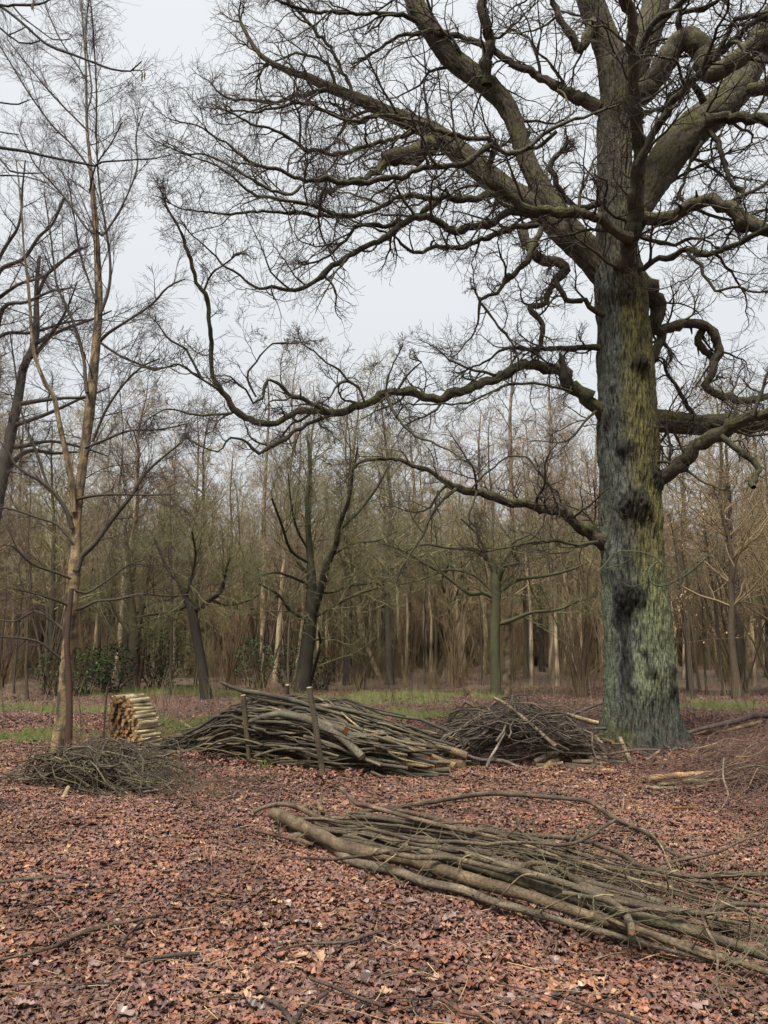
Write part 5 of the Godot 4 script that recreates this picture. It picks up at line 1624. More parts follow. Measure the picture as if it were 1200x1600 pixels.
func build_brush_heap() -> void:
	var a := Vector3(0.65, 0, -11.1)
	var b := Vector3(3.0, 0, -11.05)
	var line := func(t: float): return a.lerp(b, t)
	var half := func(t: float): return 0.85 - 0.25 * absf(t - 0.45)
	var top := func(t: float): return mound(t, [0.0, 0.30, 0.3, 0.64, 0.5, 0.70, 0.75, 0.52, 1.0, 0.22])
	var st := brush_style(Color(0.06, 0.046, 0.036))
	brush(150, line, half, top, 0.007, 0.018, 0.55, 1.15, 0.9, [["dark", Color(0.05, 0.04, 0.036)], ["brown", Color(0.085, 0.062, 0.048)], ["grey", Color(0.15, 0.12, 0.088)]], "brushwood_branch",
		func(c: String, p: PackedVector3Array, lay: float, r: float): return "%s %s branch %s the brushwood heap, %s" % ["thin" if r < 0.011 else "stout", c, "on top of" if lay > 0.85 else ("inside" if lay > 0.5 else "low in"), "left half" if p[p.size() / 2].x < 1.9 else "right half"],
		"branches in the brushwood heap", 0.35, 3, st, Color(0.4, 0.28, 0.16))
	loose_twigs(150, line, half, top, 0.7, 0.0045, st, "brushwood_twigs", "dark thin twigs filling the brushwood heap left of the oak", 0.5)
	for e in [
		["long pale stick leaning diagonally across the front of the brushwood heap", [770, 1090, 4, 790, 1100, 5, 825, 1128, 6, 850, 1150, 6, 868, 1166, 6], 10.6, 10.0, Color(0.22, 0.17, 0.11)],
		["thin grey stick propped upright before the brushwood heap", [789, 1144, 3, 778, 1165, 4, 766, 1185, 5, 760, 1200, 5], 10.1, 9.9, Color(0.20, 0.175, 0.14)],
		["bowed grey branch lying low along the heap's front edge", [730, 1180, 5, 750, 1187, 6, 785, 1189, 6, 810, 1198, 5, 835, 1203, 3], 10.15, 9.9, Color(0.13, 0.11, 0.095)],
		["small crooked twig hanging on the heap's dark middle", [803, 1126, 3, 797, 1136, 3, 799, 1144, 3, 795, 1153, 2], 10.15, 10.1, Color(0.17, 0.14, 0.115)],
		["pale broken branch on the heap's right shoulder", [886, 1116, 6, 905, 1122, 7, 925, 1128, 8, 935, 1130, 7], 10.9, 10.8, Color(0.30, 0.25, 0.14)],
		["dark straight branch poking from the heap towards the oak", [895, 1140, 4, 920, 1139, 5, 946, 1138, 5], 10.7, 10.7, Color(0.07, 0.06, 0.055)],
		["thin dark branch sticking up right from the heap to the oak", [880, 1122, 4, 910, 1110, 4, 942, 1098, 4], 11.0, 11.2, Color(0.08, 0.065, 0.06)]]:
		var g := traced(e[1], e[2], e[3], 0.06, 0.0)
		var c: Color = e[4]
		stick("brushwood_branch", e[0], "branch", "branches in the brushwood heap", g[0], g[1], 7, c, c, 3, Color(0.42, 0.3, 0.18))
	# short split pieces leaning at the oak's foot
	var n := 0
	for e in [[915, 1158, 938, 1188, 8, 0.22], [923, 1150, 946, 1176, 8, 0.2], [932, 1152, 950, 1190, 8, 0.26], [938, 1158, 950, 1194, 7, 0.24], [912, 1172, 936, 1196, 8, 0.3], [926, 1166, 940, 1198, 7, 0.28], [942, 1156, 958, 1160, 7, 0.12], [896, 1178, 925, 1172, 9, 0.15], [880, 1170, 908, 1160, 8, 0.14], [895, 1190, 928, 1190, 7, 0.2], [862, 1182, 880, 1168, 9, 0.28], [835, 1190, 868, 1176, 9, 0.22], [838, 1200, 880, 1192, 7, 0.18], [884, 1195, 930, 1200, 8, 0.12], [870, 1200, 900, 1204, 7, 0.1], [905, 1186, 945, 1204, 6, 0.16], [938, 1176, 944, 1196, 8, 0.3]]:
		var g := traced([e[0], e[1], e[4], (e[0] + e[2]) * 0.5, (e[1] + e[3]) * 0.5, e[4], e[2], e[3], e[4] * 0.95], 10.75 - 0.012 * (e[1] - 1150), 10.6 - 0.012 * (e[3] - 1150), 0.1, 0.0)
		var p: PackedVector3Array = g[0]
		for i in p.size():
			p[i].y = maxf(p[i].y, 0.03)
		var c := Color(e[5], e[5] * 0.76, e[5] * 0.52)
		stick("split_log", "short %s piece in the small stack at the oak's foot" % ("pale" if e[5] > 0.23 else ("brown" if e[5] > 0.15 else "dark")), "log", "short pieces stacked at the oak's foot", p, g[1], 9, c, c * 0.9, 3, Color(0.46, 0.21, 0.09) if n % 3 == 0 else Color(0.4, 0.27, 0.15))
		n += 1
	for e in [["pale birch log lying end-on before the small stack by the oak", [853, 1212, 9, 862, 1196, 11, 873, 1183, 10], 10.0, 10.5, Color(0.42, 0.32, 0.17)], ["thin stick leaning against the oak's mossy foot", [969, 1153, 6, 978, 1174, 6, 987, 1196, 6], 10.8, 10.3, Color(0.26, 0.20, 0.13)], ["curved twig resting on the oak's root", [1010, 1188, 5, 1022, 1180, 5, 1031, 1172, 5], 10.45, 10.6, Color(0.2, 0.15, 0.1)], ["pale stick on the leaves right of the oak's foot", [1042, 1188, 4, 1060, 1196, 5, 1080, 1204, 4], 10.6, 9.95, Color(0.3, 0.22, 0.14)], ["flat yellow chip of wood in front of the small stack", [941, 1207, 6, 952, 1210, 7, 962, 1208, 5], 9.8, 9.75, Color(0.4, 0.28, 0.13)]]:
		var g := traced(e[1], e[2], e[3], 0.06, 0.0)
		var p: PackedVector3Array = g[0]
		var w: PackedFloat32Array = g[1]
		for i in p.size():
			p[i].y = maxf(p[i].y, w[i])
		var c: Color = e[4]
		stick("split_log" if "log" in e[0] else "fallen_stick", e[0], "log" if "log" in e[0] else "stick", "", p, w, 9, c, c, 3, Color(0.45, 0.33, 0.19))


func build_left_brush() -> void:
	var a := on(80, 1210, 0.0)
	var b := on(285, 1236, 0.0)
	var line := func(t: float): return a.lerp(b, t)
	var half := func(t: float): return 0.45 + 0.12 * sin(t * PI)
	var top := func(t: float): return mound(t, [0.0, 0.10, 0.3, 0.34, 0.55, 0.36, 0.8, 0.22, 1.0, 0.08])
	var st := brush_style(Color(0.085, 0.066, 0.045))
	brush(120, line, half, top, 0.007, 0.016, 0.5, 1.05, 0.6, [["dark", Color(0.06, 0.05, 0.036)], ["olive-brown", Color(0.11, 0.095, 0.055)], ["grey-brown", Color(0.14, 0.115, 0.085)]], "hazel_branch",
		func(c: String, p: PackedVector3Array, lay: float, r: float): return "%s %s twig %s the low birch-side pile, %s" % ["fine" if r < 0.008 else "stout", c, "on top of" if lay > 0.85 else ("inside" if lay > 0.5 else "under"), "left end" if p[p.size() / 2].x < -3.4 else ("middle" if p[p.size() / 2].x < -2.7 else "right end")],
		"twigs in the low pile by the birch", 0.3, 2, st, Color(0.4, 0.3, 0.18))
	loose_twigs(45, line, half, top, 0.55, 0.0036, st, "pile_twigs", "thin brown twigs filling the low pile by the golden birch", 0.25)
	var spread := func(t: float): return b.lerp(b + (b - a) * 0.25, t)
	loose_twigs(70, spread, func(t: float): return 0.75, func(t: float): return 0.06, 0.5, 0.003, st, "fallen_twigs", "fine grey twigs strewn flat beyond the low pile's right end", 0.06)
	for e in [["white split stick standing on end before the low twig pile", [97, 1256, 6, 101, 1244, 8, 107, 1230, 7], 8.2, 8.45, Color(0.52, 0.40, 0.24)], ["long olive twig bowing out of the low pile to the right", [210, 1216, 4, 235, 1232, 4, 255, 1245, 4, 262, 1268, 3], 8.8, 8.0, Color(0.16, 0.13, 0.08)], ["pale twig drooping off the low pile's front", [190, 1232, 4, 205, 1245, 4, 225, 1262, 3, 250, 1270, 2], 8.3, 7.8, Color(0.19, 0.14, 0.085)]]:
		var g := traced(e[1], e[2], e[3], 0.06, 0.0)
		var c: Color = e[4]
		var p: PackedVector3Array = g[0]
		for i in p.size():
			p[i].y = maxf(p[i].y, 0.01)
		stick("split_stick" if "split" in e[0] else "hazel_branch", e[0], "stick", "", p, g[1], 7, c, c, 3, c)


func build_right_brush() -> void:
	var a := on(1040, 1225, 0.0)
	var b := on(1330, 1215, 0.0)
	var line := func(t: float): return a.lerp(b, t)
	var half := func(t: float): return 0.6 + 0.9 * t
	var top := func(t: float): return mound(t, [0.0, 0.06, 0.3, 0.24, 0.6, 0.42, 1.0, 0.45])
	var st := brush_style(Color(0.125, 0.075, 0.062))
	brush(95, line, half, top, 0.004, 0.010, 0.45, 0.9, 0.8, [["dark", Color(0.06, 0.042, 0.038)], ["reddish", Color(0.15, 0.085, 0.068)], ["tan", Color(0.24, 0.175, 0.11)]], "birch_branch",
		func(c: String, p: PackedVector3Array, lay: float, r: float): return "%s %s branch %s the flat brush, %s" % ["fine" if r < 0.007 else "stout", c, "on top of" if lay > 0.85 else ("inside" if lay > 0.5 else "under"), "nearer side" if p[p.size() / 2].z > a.z else "farther side"],
		"branches in the flat brush right of the oak", 0.25, 4, st, Color(0.4, 0.28, 0.17))
	loose_twigs(150, line, half, top, 0.7, 0.0055, st, "brush_twigs", "purple-brown thin twigs of the flat brush right of the oak", 0.3)
	var c2 := on(1090, 1165, 0.0)
	var d2 := on(1300, 1150, 0.0)
	loose_twigs(110, func(t: float): return c2.lerp(d2, t), func(t: float): return 0.9, func(t: float): return 0.25, 0.7, 0.006, st, "tangled_twigs", "tangle of brown twigs behind the flat brush, right of the oak's foot", 0.45)
	var e2 := on(1175, 1290, 0.0)
	var f2 := on(1300, 1270, 0.0)
	loose_twigs(90, func(t: float): return e2.lerp(f2, t), func(t: float): return 0.5, func(t: float): return 0.2, 0.5, 0.0045, st, "loose_brush", "red-brown fine brush spilling forward at the picture's right edge", 0.3)
	for e in [["tan log with a sawn end at the front of the flat brush", [1015, 1216, 10, 1050, 1213, 11, 1090, 1210, 10, 1130, 1206, 7], 8.9, 9.1, Color(0.30, 0.19, 0.10)], ["long olive branch sweeping right across the flat brush", [1022, 1232, 6, 1060, 1224, 7, 1110, 1210, 7, 1160, 1200, 6, 1215, 1188, 5], 8.75, 9.3, Color(0.16, 0.14, 0.075)], ["forked olive branch lying under the long one in the flat brush", [1030, 1226, 5, 1080, 1222, 7, 1130, 1218, 6, 1170, 1212, 4, 1215, 1200, 3], 8.7, 8.9, Color(0.19, 0.16, 0.085)], ["pale bare stick end poking out lowest at the flat brush's left", [1010, 1229, 6, 1035, 1234, 6, 1065, 1233, 5, 1110, 1226, 4], 8.65, 8.75, Color(0.30, 0.25, 0.17)],
			["dark fallen branch behind the flat brush, right of the oak", [1060, 1150, 5, 1100, 1138, 7, 1150, 1127, 9, 1180, 1118, 9, 1215, 1120, 8], 11.6, 12.6, Color(0.08, 0.065, 0.055)], ["tan pole lying on the ground close right of the oak's foot", [1073, 1146, 8, 1110, 1143, 9, 1140, 1140, 8, 1190, 1128, 6], 11.9, 12.3, Color(0.24, 0.16, 0.10)], ["thin brown pole between the oak's foot and the flat brush", [1083, 1170, 5, 1120, 1167, 6, 1160, 1163, 5, 1210, 1162, 4], 11.0, 11.1, Color(0.15, 0.11, 0.075)],
			["pale upright crooked twig standing in the flat brush", [1131, 1184, 2.4, 1130, 1215, 3, 1138, 1243, 3, 1128, 1262, 3, 1123, 1282, 2.4], 8.2, 7.6, Color(0.24, 0.185, 0.13)], ["thin shoot standing alone before the flat brush", [975, 1245, 2, 973, 1265, 2.4, 974, 1282, 2.4], 7.6, 7.4, Color(0.24, 0.16, 0.11)]]:
		var g := traced(e[1], e[2], e[3], 0.07, 0.0)
		var p: PackedVector3Array = g[0]
		var w: PackedFloat32Array = g[1]
		for i in p.size():
			p[i].y = maxf(p[i].y, w[i])
		var c: Color = e[4]
		stick("birch_branch", e[0], "branch", "", p, w, 8, c, c * 0.9, 3, Color(0.5, 0.36, 0.2), 0.0, side_twigs(p, w, 8, 0.45, st) if "olive" in e[0] or "dark" in e[0] else null)


func build_front_pile() -> void:
	var st := brush_style(Color(0.12, 0.10, 0.062))
	st.gnarl = [0.22, 0.28]
	st.kids = [3, 0]
	var near_a := on(455, 1312, 0.0)
	var far_a := on(560, 1284, 0.0)
	var near_b := on(1215, 1512, 0.0)
	var far_b := on(1240, 1408, 0.0)
	var olive := Color(0.11, 0.08, 0.053)
	var mossy := Color(0.15, 0.12, 0.08)
	for i in 66:
		var q := (i + rng.randf()) / 66.0
		var s0 := rr(-0.02, 0.42)
		var s1 := rr(0.62, 1.06)
		if rng.randf() < 0.5:
			s0 = rr(-0.02, 0.14)
		var lay := rng.randf()
		var r0 := rr(0.007, 0.014) if rng.randf() < 0.6 else rr(0.014, 0.024)
		var p := PackedVector3Array()
		var w := PackedFloat32Array()
		var ph := rng.randf() * 40.0
		var q1 := clampf(q + rr(-0.22, 0.22), 0.0, 1.0)
		for k in 19:
			var e := float(k) / 18.0
			var t := lerpf(s0, s1, e)
			var qq := lerpf(q, q1, e)
			var pos := near_a.lerp(far_a, qq).lerp(near_b.lerp(far_b, qq), t)
			pos.y = r0 + 0.01 + lay * 0.22 * (1.0 - pow(absf(2.0 * qq - 0.9), 2.0)) * (0.45 + 0.55 * sin(clampf(t, 0, 1) * PI))
			var bend := 0.17 * (1.0 - 0.5 * r0 / 0.028)
			pos += Vector3(noise.get_noise_2d(ph, e * 2.2), 0.35 * noise.get_noise_2d(ph + 7.0, e * 2.2), noise.get_noise_2d(ph + 15.0, e * 2.2)) * bend
			pos.y = maxf(pos.y, r0 * (1.0 - 0.6 * e) + 0.004)
			p.append(pos)
			w.append(r0 * (1.0 - 0.62 * e) * (1.0 + 0.12 * noise.get_noise_2d(ph, e * 14.0)))
		var tone := rng.randf()
		var col := olive.lerp(Color(0.05, 0.04, 0.028), tone) if tone < 0.75 else Color(0.19, 0.145, 0.085)
		var shade := "olive-grey" if tone < 0.4 else ("dark" if tone < 0.75 else "pale")
		var side := "near edge" if q < 0.3 else ("middle" if q < 0.7 else "far edge")
		var size := "slim" if r0 > 0.014 else "thin"
		var level := "on top" if lay > 0.66 else ("midway" if lay > 0.33 else "at the bottom")
		stick("cut_branch", "%s %s branch %s of the front branch pile, %s" % [size, shade, level, side], "branch", "branches in the front pile", p, w, 9, col, col * 0.8, 1 if rng.randf() < 0.8 else 0, Color(0.44, 0.32, 0.18), 0.35, side_twigs(p, w, rng.randi_range(0, 3), 0.35, st, 0.4), M.wood, mossy)
	var tan := Color(0.22, 0.175, 0.095)
	for e in [
		["thickest pale log at the front pile's left end, cut face to the left", [426, 1271, 24, 440, 1275, 26, 458, 1284, 26, 490, 1300, 27, 525, 1319, 27, 561, 1330, 28, 635, 1342, 28, 700, 1362, 28, 747, 1378, 28, 820, 1398, 26, 880, 1418, 25, 950, 1440, 22, 1020, 1462, 20, 1110, 1490, 16, 1210, 1522, 12], 0.10, 0.07, 1, tan, 0.5],
		["long grey log along the front pile's nearest edge", [450, 1309, 16, 470, 1306, 17, 493, 1309, 18, 516, 1322, 19, 544, 1343, 20, 578, 1353, 20, 621, 1362, 20, 663, 1378, 20, 722, 1390, 19, 765, 1407, 18, 810, 1419, 17, 860, 1434, 15, 940, 1456, 13, 1050, 1486, 10, 1150, 1508, 8, 1215, 1518, 6], 0.045, 0.03, 1, Color(0.22, 0.20, 0.135), 0.4],
		["log whose round sawn end faces the camera in the front pile's middle", [987, 1457, 15, 986, 1446, 16, 978, 1428, 17, 955, 1410, 18, 925, 1395, 18, 880, 1380, 17, 830, 1366, 16, 780, 1350, 15, 730, 1334, 13], 0.16, 0.19, 1, Color(0.17, 0.155, 0.10), 0.4],
		["second thick mossy log buried in the front pile's core", [560, 1300, 16, 620, 1318, 18, 690, 1338, 20, 760, 1360, 22, 850, 1388, 24, 930, 1414, 25, 1000, 1434, 25, 1080, 1454, 24, 1160, 1482, 22, 1230, 1505, 20], 0.10, 0.09, 1, Color(0.125, 0.118, 0.065), 0.6],
		["long bare branch arching well clear behind the front pile", [470, 1280, 8, 510, 1279, 9, 539, 1277, 10, 561, 1271, 10, 590, 1264, 10, 621, 1261, 10, 680, 1252, 10, 720, 1245, 10, 760, 1240, 10, 820, 1242, 10, 872, 1247, 9.5, 910, 1250, 9, 930, 1258, 9, 957, 1277, 9, 990, 1292, 8, 1020, 1307, 8, 1040, 1327, 7, 1065, 1340, 7, 1100, 1357, 5], 0.09, 0.06, 1, Color(0.125, 0.105, 0.07), 0.4],
		["offshoot joining the arching branch back to the front pile", [962, 1281, 6, 940, 1294, 6, 922, 1307, 6.5, 885, 1320, 7, 835, 1317, 7, 785, 1317, 7.5, 760, 1320, 8, 715, 1315, 8, 660, 1315, 8, 610, 1303, 8, 560, 1290, 7], 0.22, 0.24, 2, Color(0.135, 0.115, 0.075), 0.4],
		["thin offshoot of the arching branch reaching the right edge", [1030, 1350, 6, 1062, 1344, 6, 1085, 1340, 6, 1125, 1330, 5, 1150, 1318, 4.5, 1175, 1307, 4, 1194, 1300, 3.5, 1199, 1285, 3], 0.06, 0.08, 0, Color(0.14, 0.115, 0.08), 0.3],
		["upright side twig on the arching branch", [878, 1354, 3.4, 884, 1335, 3.6, 892, 1313, 3.6, 905, 1300, 3.4, 925, 1286, 3, 938, 1277, 2.6], 0.15, 0.2, 0, Color(0.15, 0.125, 0.085), 0.2],
		["bowed branch curling off the front pile's far left corner", [394, 1271, 7, 405, 1264, 8, 431, 1257, 9, 459, 1259, 10, 480, 1268, 11, 495, 1276, 11, 530, 1288, 11, 580, 1300, 10], 0.05, 0.10, 1, Color(0.19, 0.15, 0.09), 0.3],
		["thin branch end under the thickest log, leftmost of the front pile", [400, 1298, 7, 425, 1303, 8, 450, 1309, 8, 490, 1320, 7], 0.03, 0.04, 1, Color(0.19, 0.12, 0.08), 0.1],
		["short pale stub sticking up behind the thickest log", [505, 1272, 9, 501, 1264, 8, 495, 1253, 7], 0.07, 0.16, 2, Color(0.42, 0.30, 0.17), 0.0],
		["kinked branch whose cut tip rises highest at the front pile's back", [532, 1231, 8, 545, 1244, 9, 558, 1256, 10, 575, 1259, 9, 600, 1266, 9, 650, 1280, 9, 720, 1297, 9, 790, 1312, 8, 860, 1330, 7], 0.28, 0.2, 1, Color(0.24, 0.19, 0.125), 0.2],
		["smooth grey branch running the length of the front pile's far side", [600, 1262, 9, 660, 1274, 10, 710, 1288, 10, 740, 1300, 11, 800, 1306, 11, 850, 1306, 11, 910, 1313, 11, 950, 1326, 11, 975, 1337, 11, 1000, 1353, 11, 1040, 1364, 11, 1090, 1370, 10, 1150, 1367, 10, 1215, 1366, 9], 0.17, 0.12, 1, olive, 0.4],
		["mottled branch rising and dipping over the front pile's middle", [590, 1330, 8, 650, 1340, 10, 700, 1340, 11, 760, 1354, 11, 800, 1362, 12, 830, 1349, 12, 870, 1356, 12, 910, 1382, 12, 960, 1402, 12, 1000, 1412, 11, 1080, 1428, 9, 1160, 1444, 7], 0.19, 0.13, 1, Color(0.19, 0.165, 0.095), 0.4],
		["thick dark branch with a forked shoulder in the front pile's middle", [640, 1316, 12, 690, 1326, 13, 735, 1330, 15, 765, 1334, 17, 775, 1344, 18, 800, 1352, 17, 850, 1360, 16, 900, 1374, 15, 970, 1392, 14, 1040, 1412, 12], 0.15, 0.12, 1, Color(0.10, 0.092, 0.062), 0.4],
		["branch forking to the right edge of the front pile", [880, 1395, 9, 940, 1405, 11, 1000, 1415, 12, 1060, 1424, 13, 1100, 1428, 13, 1130, 1415, 11, 1150, 1413, 10, 1215, 1416, 9], 0.19, 0.15, 1, Color(0.15, 0.135, 0.085), 0.4],
		["slender straight branch lying across the thickest log's left end", [475, 1340, 5, 520, 1343, 5.5, 545, 1340, 6, 580, 1336, 6, 620, 1330, 6, 655, 1327, 5], 0.12, 0.2, 0, Color(0.085, 0.06, 0.045), 0.1],
		["long pale pole showing along the front pile's lower right flank", [905, 1404, 9, 960, 1440, 9, 1020, 1462, 9, 1080, 1486, 9, 1130, 1502, 8, 1180, 1506, 7, 1215, 1512, 6], 0.12, 0.04, 1, Color(0.21, 0.18, 0.10), 0.3],
		["pale branch with a slanted white cut high on the front pile", [1042, 1424, 6, 1010, 1420, 7, 985, 1424, 6, 955, 1432, 5, 930, 1440, 4], 0.26, 0.18, 1, Color(0.17, 0.15, 0.095), 0.3],
		["crooked pale twig trailing down before the front pile's right end", [1096, 1428, 5, 1106, 1455, 6, 1118, 1475, 6, 1122, 1500, 6, 1120, 1540, 5, 1138, 1580, 4, 1160, 1620, 3], 0.2, 0.0, 0, Color(0.24, 0.20, 0.13), 0.1]]:
		var l: Array = e[1]
		var a := PackedVector3Array()
		var w := PackedFloat32Array()
		var m := l.size() / 3
		for k in m:
			var t := float(k) / (m - 1)
			var hump := sin(t * PI) * 0.03
			var p := on(l[k * 3], l[k * 3 + 1], lerpf(e[2], e[3], t) + hump)
			a.append(p)
			w.append(metres(l[k * 3 + 2], p) * (0.38 if l[k * 3 + 2] < 14 else 0.36))
		var g := smooth(a, w, 0.07)
		var p: PackedVector3Array = g[0]
		var r: PackedFloat32Array = g[1]
		for k in p.size():
			p[k].y = maxf(p[k].y, r[k])
			r[k] *= 1.0 + 0.10 * noise.get_noise_3dv(p[k] * 6.0)
		var c: Color = e[5] * Color(0.76, 0.66, 0.68)
		var tw := side_twigs(p, r, 7, 0.32, st, 0.4) if r[0] < 0.03 and not "stub" in e[0] else side_twigs(p, r, 5, 0.3, st, 0.5)
		stick("cut_log" if "log" in e[0].left(22) else "cut_branch", e[0], "log" if "log" in e[0].left(22) else "branch", "", p, r, 14, c, c * 0.8, e[4], Color(0.47, 0.27, 0.14) if "sawn" in e[0] else Color(0.46, 0.36, 0.22), e[6], tw, M.wood, mossy)
	# wiry lichened side shoots in front of the pile
	for e in [[697, 1318, 690, 1372, 0.18], [735, 1336, 722, 1392, 0.14], [840, 1368, 768, 1410, 0.2], [905, 1405, 845, 1432, 0.18], [960, 1400, 918, 1452, 0.16], [1060, 1360, 1020, 1405, 0.2], [975, 1360, 1000, 1420, 0.22], [660, 1300, 700, 1370, 0.2], [1175, 1440, 1185, 1520, 0.15], [1015, 1300, 1060, 1402, 0.12], [620, 1330, 585, 1372, 0.15], [1130, 1410, 1170, 1500, 0.18]]:
		var p0 := on(e[0], e[1], e[4] + 0.1)
		var p1 := on(e[2], e[3], 0.02)
		var g := smooth(PackedVector3Array([p0, p0.lerp(p1, 0.35) + Vector3(rr(-0.06, 0.06), 0.06, rr(0.0, 0.1)), p0.lerp(p1, 0.7) + Vector3(rr(-0.06, 0.06), 0.02, rr(0.0, 0.08)), p1]), PackedFloat32Array([0.006, 0.005, 0.0045, 0.003]), 0.04)
		stick("wiry_twig", "wiry pale side twig bent over the front edge of the front pile", "twig", "wiry twigs on the front pile", g[0], g[1], 5, Color(0.24, 0.20, 0.125), Color(0.22, 0.17, 0.11), 0, Color.WHITE, 0.0, side_twigs(g[0], g[1], 4, 0.2, st, 0.2))


# ------------------------------------------------------------------ leaves, sticks and grass on the ground
func oak_leaf(curl: float, cup: float, sd: float) -> ArrayMesh:
	var s := Shape.new()
	var half := [0.0, 0.05, 0.16, 0.11, 0.24, 0.15, 0.30, 0.19, 0.27, 0.15, 0.0]
	var n := half.size()
	var place := func(u: float, side: float) -> Vector3:
		var wob := noise.get_noise_2d(u * 2.0 + sd, side * 2.0 + sd) * 0.16
		return Vector3(side, curl * (u - 0.5) * (u - 0.5) + cup * absf(side) * 1.6 + wob, u - 0.5)
	for side in [-1.0, 1.0]:
		for i in n - 1:
			var u0 := float(i) / (n - 1)
			var u1 := float(i + 1) / (n - 1)
			var a: Vector3 = place.call(u0, 0.0)
			var b: Vector3 = place.call(u1, 0.0)
			var c: Vector3 = place.call(u1 - 0.02, side * half[i + 1])
			var d: Vector3 = place.call(u0 - 0.02, side * half[i])
			var nn := (b - a).cross(c - a).normalized()
			if nn.y < 0:
				nn = -nn
			for t in [[a, b, c], [a, c, d]]:
				if side > 0:
					s.tri(t[0], t[1], t[2], nn, Color.WHITE)
				else:
					s.tri(t[0], t[2], t[1], nn, Color.WHITE)
	return s.done()


const LEAF_TONES := [Color(0.21, 0.092, 0.06), Color(0.16, 0.06, 0.04), Color(0.27, 0.145, 0.09), Color(0.17, 0.10, 0.088), Color(0.105, 0.055, 0.046), Color(0.38, 0.245, 0.14), Color(0.15, 0.095, 0.092), Color(0.24, 0.095, 0.045), Color(0.05, 0.03, 0.026), Color(0.13, 0.058, 0.042)]


